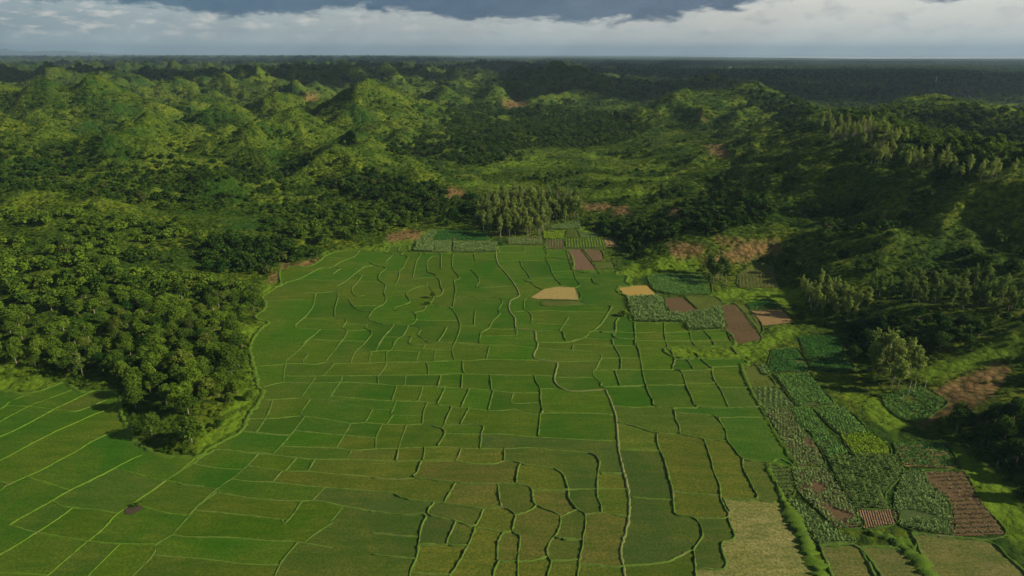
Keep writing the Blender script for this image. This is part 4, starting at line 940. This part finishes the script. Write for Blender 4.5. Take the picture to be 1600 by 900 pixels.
# ------------------------------------------------------------------ instanced stuff
def scatter(name, x, y, z, sc, tn, protos, kind_='stuff', zs=None, label=None):
    n = len(x); me = bpy.data.meshes.new(name); me.vertices.add(n)
    me.vertices.foreach_set('co', np.stack([x, y, z], 1).astype(np.float32).ravel())
    def A(nm, typ, val, key='value'):
        a_ = me.attributes.new(nm, typ, 'POINT'); a_.data.foreach_set(key, val)
    sv = np.stack([sc * vg.uniform(.85, 1.15, n), sc * vg.uniform(.85, 1.15, n), sc * vg.uniform(.8, 1.15, n) * (1 if zs is None else zs)], 1)
    A('sc', 'FLOAT_VECTOR', sv.astype(np.float32).ravel(), 'vector')
    A('rot', 'FLOAT_VECTOR', np.stack([vg.normal(0, .06, n), vg.normal(0, .06, n), vg.random(n) * 6.28], 1).astype(np.float32).ravel(), 'vector')
    A('itint', 'FLOAT', tn.astype(np.float32)); A('pidx', 'INT', vg.integers(0, len(protos), n).astype(np.int32))
    o = bpy.data.objects.new(name, me); C.objects.link(o); o['kind'] = kind_
    if label: o['label'] = label
    g = bpy.data.node_groups.new(name + '_nodes', 'GeometryNodeTree')
    g.interface.new_socket('Geometry', in_out='INPUT', socket_type='NodeSocketGeometry'); g.interface.new_socket('Geometry', in_out='OUTPUT', socket_type='NodeSocketGeometry')
    gi = g.nodes.new('NodeGroupInput'); go = g.nodes.new('NodeGroupOutput'); iop = g.nodes.new('GeometryNodeInstanceOnPoints')
    m2p = g.nodes.new('GeometryNodeMeshToPoints'); g.links.new(gi.outputs[0], m2p.inputs[0]); g.links.new(m2p.outputs[0], iop.inputs['Points'])
    jn = g.nodes.new('GeometryNodeJoinGeometry')
    for pr_ in protos:
        g2i = g.nodes.new('GeometryNodeGeometryToInstance')
        for ob in pr_:
            oi = g.nodes.new('GeometryNodeObjectInfo'); oi.inputs['Object'].default_value = ob; oi.transform_space = 'ORIGINAL'
            g.links.new(oi.outputs['Geometry'], g2i.inputs[0])
        g.links.new(g2i.outputs[0], jn.inputs[0])
    g.links.new(jn.outputs[0], iop.inputs['Instance']); iop.inputs['Pick Instance'].default_value = True
    def NA(nm, dt):
        a_ = g.nodes.new('GeometryNodeInputNamedAttribute'); a_.data_type = dt; a_.inputs['Name'].default_value = nm; return a_.outputs[0]
    g.links.new(NA('pidx', 'INT'), iop.inputs['Instance Index']); g.links.new(NA('sc', 'FLOAT_VECTOR'), iop.inputs['Scale'])
    e2r = g.nodes.new('FunctionNodeEulerToRotation'); g.links.new(NA('rot', 'FLOAT_VECTOR'), e2r.inputs[0]); g.links.new(e2r.outputs[0], iop.inputs['Rotation'])
    g.links.new(iop.outputs[0], go.inputs[0])
    md = o.modifiers.new('scatter', 'NODES'); md.node_group = g
    return o
# lone broadleaf trees far away carry lighter crowns; the prototype is a real tree in view
def proto_tree(mesh, name, i, cat, lab_):
    o = bpy.data.objects.new(name, mesh); C.objects.link(o); o['label'] = lab_; o['category'] = cat; o['otint'] = .3
    x_, y_ = at(*i); z_ = float(height(np.array([x_]), np.array([y_]))[0]); o.location = (x_, y_, z_ - .4); return o
hill_spots = [(548, 330), (352, 338), (148, 330), (62, 336), (262, 352)]
PB = [[proto_tree(m, 'bushy_tree', s, 'tree', 'low bushy tree ' + l)] for m, s, l in zip(BROADF, hill_spots, (
  'on the slope straight above the reddish paddy corner', 'above the tight dark clump on the left slope', 'on the crest of the left foreground hill',
  'beside the left picture edge on the near crest', 'halfway down the near left slope'))]
rb = rest & (kind == 0); rs = rest & (kind == 1)
scatter('forest', tx[rb], ty[rb], tz[rb] - .9 * tsc[rb], tsc[rb], tint[rb], PB)
PS = [[fs[j][1], fs[j][2]] for j in range(len(SLEND))]
scatter('slender_woodland', tx[rs], ty[rs], tz[rs], tsc[rs], tint[rs], PS)
# shrubs
sx, sy, ss = polar_points(130, 15000, 1.75, .0042, -47, 47, vg)
ok = free_mask(sx, sy) & (main_dist(sx, sy) > 1.0); sx, sy, ss = sx[ok], sy[ok], ss[ok]
sz, su, sv_ = classify(sx, sy)
fd = flat_dist(sx, sy); lm = np.zeros(len(sx), bool); bm = np.zeros(len(sx), bool)
for p in LUSH: lm |= inpoly(su, sv_, p)
for p in BARE: bm |= inpoly(su, sv_, p)
nz = fbm(sx + 200, sy + 50, 30, 3); hol = (height(sx + 12, sy) + height(sx - 12, sy) + height(sx, sy + 12) + height(sx, sy - 12)) / 4 - sz
pr_s = .48 + .6 * nz + .25 * np.clip(hol / 1.5, -1, 1)
pr_s = np.where(lm, .06 + .5 * np.clip(nz, 0, 1), pr_s); pr_s = np.where(bm, .03, pr_s)
pr_s = np.where((fd <= 0.01), .10 + .5 * np.clip(nz, 0, 1), pr_s)
kp = vg.random(len(sx)) < pr_s
hol_ = hol
stint = np.clip(.34 + .55 * fbm(sx + 10, sy + 700, 70, 3) - .22 * np.clip(hol / 1.5, -1, 1) + .15 * vg.standard_normal(len(sx)) + .3 * lm, 0, 1)
sx, sy, sz, ss, stint, su, sv_ = [q[kp] for q in (sx, sy, sz, ss, stint, su, sv_)]
fl_ = flat_dist(sx, sy) <= 0.01
ssc = np.minimum(ss, 14) * vg.uniform(.4, 1.0, len(sx)) ** 1.6 * .9; ssc = np.where(fl_, ssc * .45, ssc)
print('shrubs', len(sx))
# individual shrubs: nearest 200
srr = np.hypot(sx, sy); o_ = np.argsort(srr); sin = (su > 0) & (su < 1600) & (sv_ < 895) & (sv_ > 300) & ~fl_ & (ssc > 1.2)
ii = [i for i in o_ if sin[i]][:250]
sh_first = []
for j, i in enumerate(ii):
    if j < len(SHRUB):
        o = bpy.data.objects.new('shrub', SHRUB[j]); sh_first.append(o)
    else: o = sh_first[j % len(SHRUB)].copy()
    C.objects.link(o); o['otint'] = float(stint[i]); o['category'] = 'shrub'
    if su[i] > 900: o['label'] = 'small leafy shrub at the foot of the wood on the lower right'; o['group'] = 'shrubs at lower right'
    else: o['label'] = 'small leafy shrub under the trees of the spur on the left'; o['group'] = 'shrubs of the spur'
    o.location = (sx[i], sy[i], sz[i] - .1); s = float(ssc[i]); o.scale = (s, s, s * .9); o.rotation_euler = (0, 0, float(vg.random() * 6))
rest = np.ones(len(sx), bool); rest[ii] = False
scatter('undergrowth', sx[rest], sy[rest], sz[rest] - .12 * ssc[rest], ssc[rest], stint[rest], [[o] for o in sh_first], zs=.72)
# ------------------------------------------------------------------ a few single things
def lone(name, me, u, v, s, lab_, cat, tn=.4, tk=None):
    x_, y_ = at(u, v); z_ = float(height(np.array([x_]), np.array([y_]))[0])
    if tk:
        e = link(name, None, label=lab_, cat=cat, loc=(x_, y_, z_)); c_ = link('crown', me, e); link('trunk', tk, e); c_['otint'] = tn
    else: e = link(name, me, label=lab_, cat=cat, loc=(x_, y_, z_)); e['otint'] = tn
    e.scale = (s, s, s); return e
lone('broadleaf_tree', BROAD[1][0], 677, 466, .42, 'small lone tree on a curved bund in the middle of the upper paddies', 'tree', .7, BROAD[1][1])
lone('shrub', SHRUB[2], 667, 476, 1.7, 'low dark bush on a bund just below the lone paddy tree', 'shrub', .2)
lone('shrub', SHRUB[3], 975, 494, 3.0, 'pale bush at the paddy corner left of the tall leafy plots', 'shrub', .8)
lone('broadleaf_tree', BROAD[0][0], 300, 694, 1.15, 'big rounded tree at the grassy tip of the spur, the right one of two', 'tree', .45, BROAD[0][1])
lone('broadleaf_tree', BROAD[2][0], 238, 682, .95, 'rounded tree at the spur tip casting a long shadow onto the left paddies', 'tree', .4, BROAD[2][1])
lone('broadleaf_tree', BROAD[3][0], 342, 672, .5, 'small dark tree on the bright grass right of the spur tip', 'tree', .15, BROAD[3][1])
lone('slender_tree', SLEND[1][0], 130, 592, .75, 'tree with a bare whitish trunk at the edge of the left paddies', 'tree', .3, SLEND[1][1])
lone('slender_tree', SLEND[2][0], 1107, 446, .55, 'tall narrow dark tree at the right end of the wide green plot', 'tree', .1, SLEND[2][1])
lone('shrub', SHRUB[1], 213, 791, 1.4, 'dark bush beside the muddy water hole in the left paddies', 'shrub', .15)
# stakes in the pale plot
Mst, t, bs, out = mat('pale_wood'); bs.inputs['Base Color'].default_value = (.45, .40, .30, 1)
for (u, v, h_, lb) in ((1418, 623, 5.5, 'tall bare pale pole at the back of the staked plot, the left of three'), (1426, 621, 5.0, 'tall bare pale pole, middle of three at the back of the staked plot'),
                 (1443, 617, 4.0, 'short bare pale pole nearest the brown slope, the right of three'), (1409, 630, 3.0, 'short leaning stake inside the pale green plot')):
    x_, y_ = at(u, v); z_ = float(height(np.array([x_]), np.array([y_]))[0])
    V_, F_ = tube([(0, 0, -.3), (.05, .1, h_ * .5), (.2, 0, h_)], [.13, .11, .06], 7)
    link('pole', new_mesh('pole', V_, F_, True, Mst), label=lb, cat='pole', loc=(x_, y_, z_))
# mast and farm houses far out on the plain
Mwh, t, bs, out = mat('white_paint'); bs.inputs['Base Color'].default_value = (.75, .75, .72, 1)
Mrf, t, bs, out = mat('tin_roof'); bs.inputs['Base Color'].default_value = (.5, .5, .5, 1)
x_, y_ = at(1461, 134, 0)
z_ = float(height(np.array([x_]), np.array([y_]))[0])
e = link('radio_mast', None, label='thin white mast rising from the far plain at the right', cat='mast', loc=(x_, y_, z_))
V_, F_ = [], []
Hm = 34
for a1_, b1_ in ((-1, -1), (1, -1), (0, 1.2)):
    k = len(V_); v2, f2 = tube([(a1_ * 2, b1_ * 2, 0), (a1_ * 1.2, b1_ * 1.2, Hm * .5), (a1_ * .5, b1_ * .5, Hm)], [.5, .45, .35], 5); V_ += v2; F_ += [tuple(i + k for i in f) for f in f2]
for q in range(12):
    zz = Hm * (q + .5) / 12; rr_ = 2 - 1.5 * zz / Hm; k = len(V_)
    for a1_, b1_ in ((-1, -1), (1, -1), (0, 1.2)): V_ += [(a1_ * rr_, b1_ * rr_, zz), (a1_ * rr_, b1_ * rr_, zz + .7)]
    for a1_ in range(3): b1_ = (a1_ + 1) % 3; F_.append((k + 2 * a1_, k + 2 * b1_, k + 2 * b1_ + 1, k + 2 * a1_ + 1))
link('lattice', new_mesh('lattice', V_, F_, False, Mwh), e)
V_, F_ = tube([(0, 0, Hm), (0, 0, Hm + 5)], [.3, .12], 6); link('antenna', new_mesh('antenna', V_, F_, False, Mwh), e)
HS = [(1122, 106.5, 'white farmhouse far out on the plain, left of the others'), (1142, 107, 'white farmhouse far out beside the pale field strip'), (1330, 123, 'small white house among far trees below the horizon haze'),
      (1535, 117, 'small pale house near the right picture edge on the plain')]
for (u, v, lb) in HS:
    x_, y_ = at(u, v, 0); z_ = float(height(np.array([x_]), np.array([y_]))[0]); D = math.hypot(x_, y_); s = max(1, D / 6500)
    e = link('farmhouse', None, label=lb, cat='house', group='houses on the far plain', loc=(x_, y_, z_))
    L_, W_, Hh = 13 * s, 8 * s, 6 * s
    V_ = [(-L_, -W_, 0), (L_, -W_, 0), (L_, W_, 0), (-L_, W_, 0), (-L_, -W_, Hh), (L_, -W_, Hh), (L_, W_, Hh), (-L_, W_, Hh)]
    link('wall', new_mesh('wall', V_, [(0, 1, 5, 4), (1, 2, 6, 5), (2, 3, 7, 6), (3, 0, 4, 7)], False, Mwh), e)
    V_ = [(-L_ - 1, -W_ - 1, Hh), (L_ + 1, -W_ - 1, Hh), (L_ + 1, 0, Hh * 1.6), (-L_ - 1, 0, Hh * 1.6), (L_ + 1, W_ + 1, Hh), (-L_ - 1, W_ + 1, Hh)]
    link('roof', new_mesh('roof', V_, [(0, 1, 2, 3), (3, 2, 4, 5)], False, Mrf), e)
# ------------------------------------------------------------------ unseen cloud added above the view to shade the distance (outside the haze)
CZ = 2300.0
cox = CZ / math.tan(R(SUN_EL)) * math.sin(R(SUN_AZ)); coy = CZ / math.tan(R(SUN_EL)) * math.cos(R(SUN_AZ))
CXs = np.linspace(-9000, 26000, 240) + 0; CYs = np.linspace(900, 14500, 130)
GX, GY = np.meshgrid(CXs, CYs)
gxs = GX - cox; gys = GY - coy                       # the ground each bit of cloud shades
cov = fbm(gxs, gys, 2600, 4) + .35 * fbm(gxs + 999, gys, 600, 3)
edgey = 1700 + 500 * fbm(gxs, gys + 4000, 1500, 3)
cov = sstep(-.14, .16, cov) * sstep(0, 500, gys - edgey)
th_ = cov * (260 + 120 * fbm(GX, GY, 700, 4))
kk = (cov > .25); kf = kk[:-1, :-1] & kk[1:, :-1] & kk[:-1, 1:] & kk[1:, 1:]
ff = grid_faces(len(CYs), len(CXs)).reshape(len(CYs) - 1, len(CXs) - 1, 4)[kf]
Vt = np.stack([GX, GY, CZ + th_], -1).reshape(-1, 3); Vb = np.stack([GX, GY, CZ - th_ * .25], -1).reshape(-1, 3)
Mcl, t, bs, out = mat('shade_cloud_white'); bs.inputs['Base Color'].default_value = (.8, .8, .8, 1)
link('cloud', new_mesh('cloud', np.vstack([Vt, Vb]), np.vstack([ff, ff[:, ::-1] + len(Vt)]), True, Mcl), kind='structure')
# ------------------------------------------------------------------ haze
HZ = 3.8e-5
hb = 860.0
V_ = [(-95000, -3000, -5), (95000, -3000, -5), (95000, 90000, -5), (-95000, 90000, -5), (-95000, -3000, hb), (95000, -3000, hb), (95000, 90000, hb), (-95000, 90000, hb)]
Mh = bpy.data.materials.new('haze_air'); Mh.use_nodes = True; t = Mh.node_tree; t.nodes.clear()
out = t.nodes.new('ShaderNodeOutputMaterial'); pv_ = t.nodes.new('ShaderNodeVolumePrincipled')
pv_.inputs['Color'].default_value = (.46, .66, .86, 1); pv_.inputs['Density'].default_value = HZ; pv_.inputs['Anisotropy'].default_value = .1
t.links.new(pv_.outputs[0], out.inputs['Volume'])
link('haze', new_mesh('haze', V_, [(3, 2, 1, 0), (4, 5, 6, 7), (0, 1, 5, 4), (1, 2, 6, 5), (2, 3, 7, 6), (3, 0, 4, 7)], False, Mh), kind='stuff')
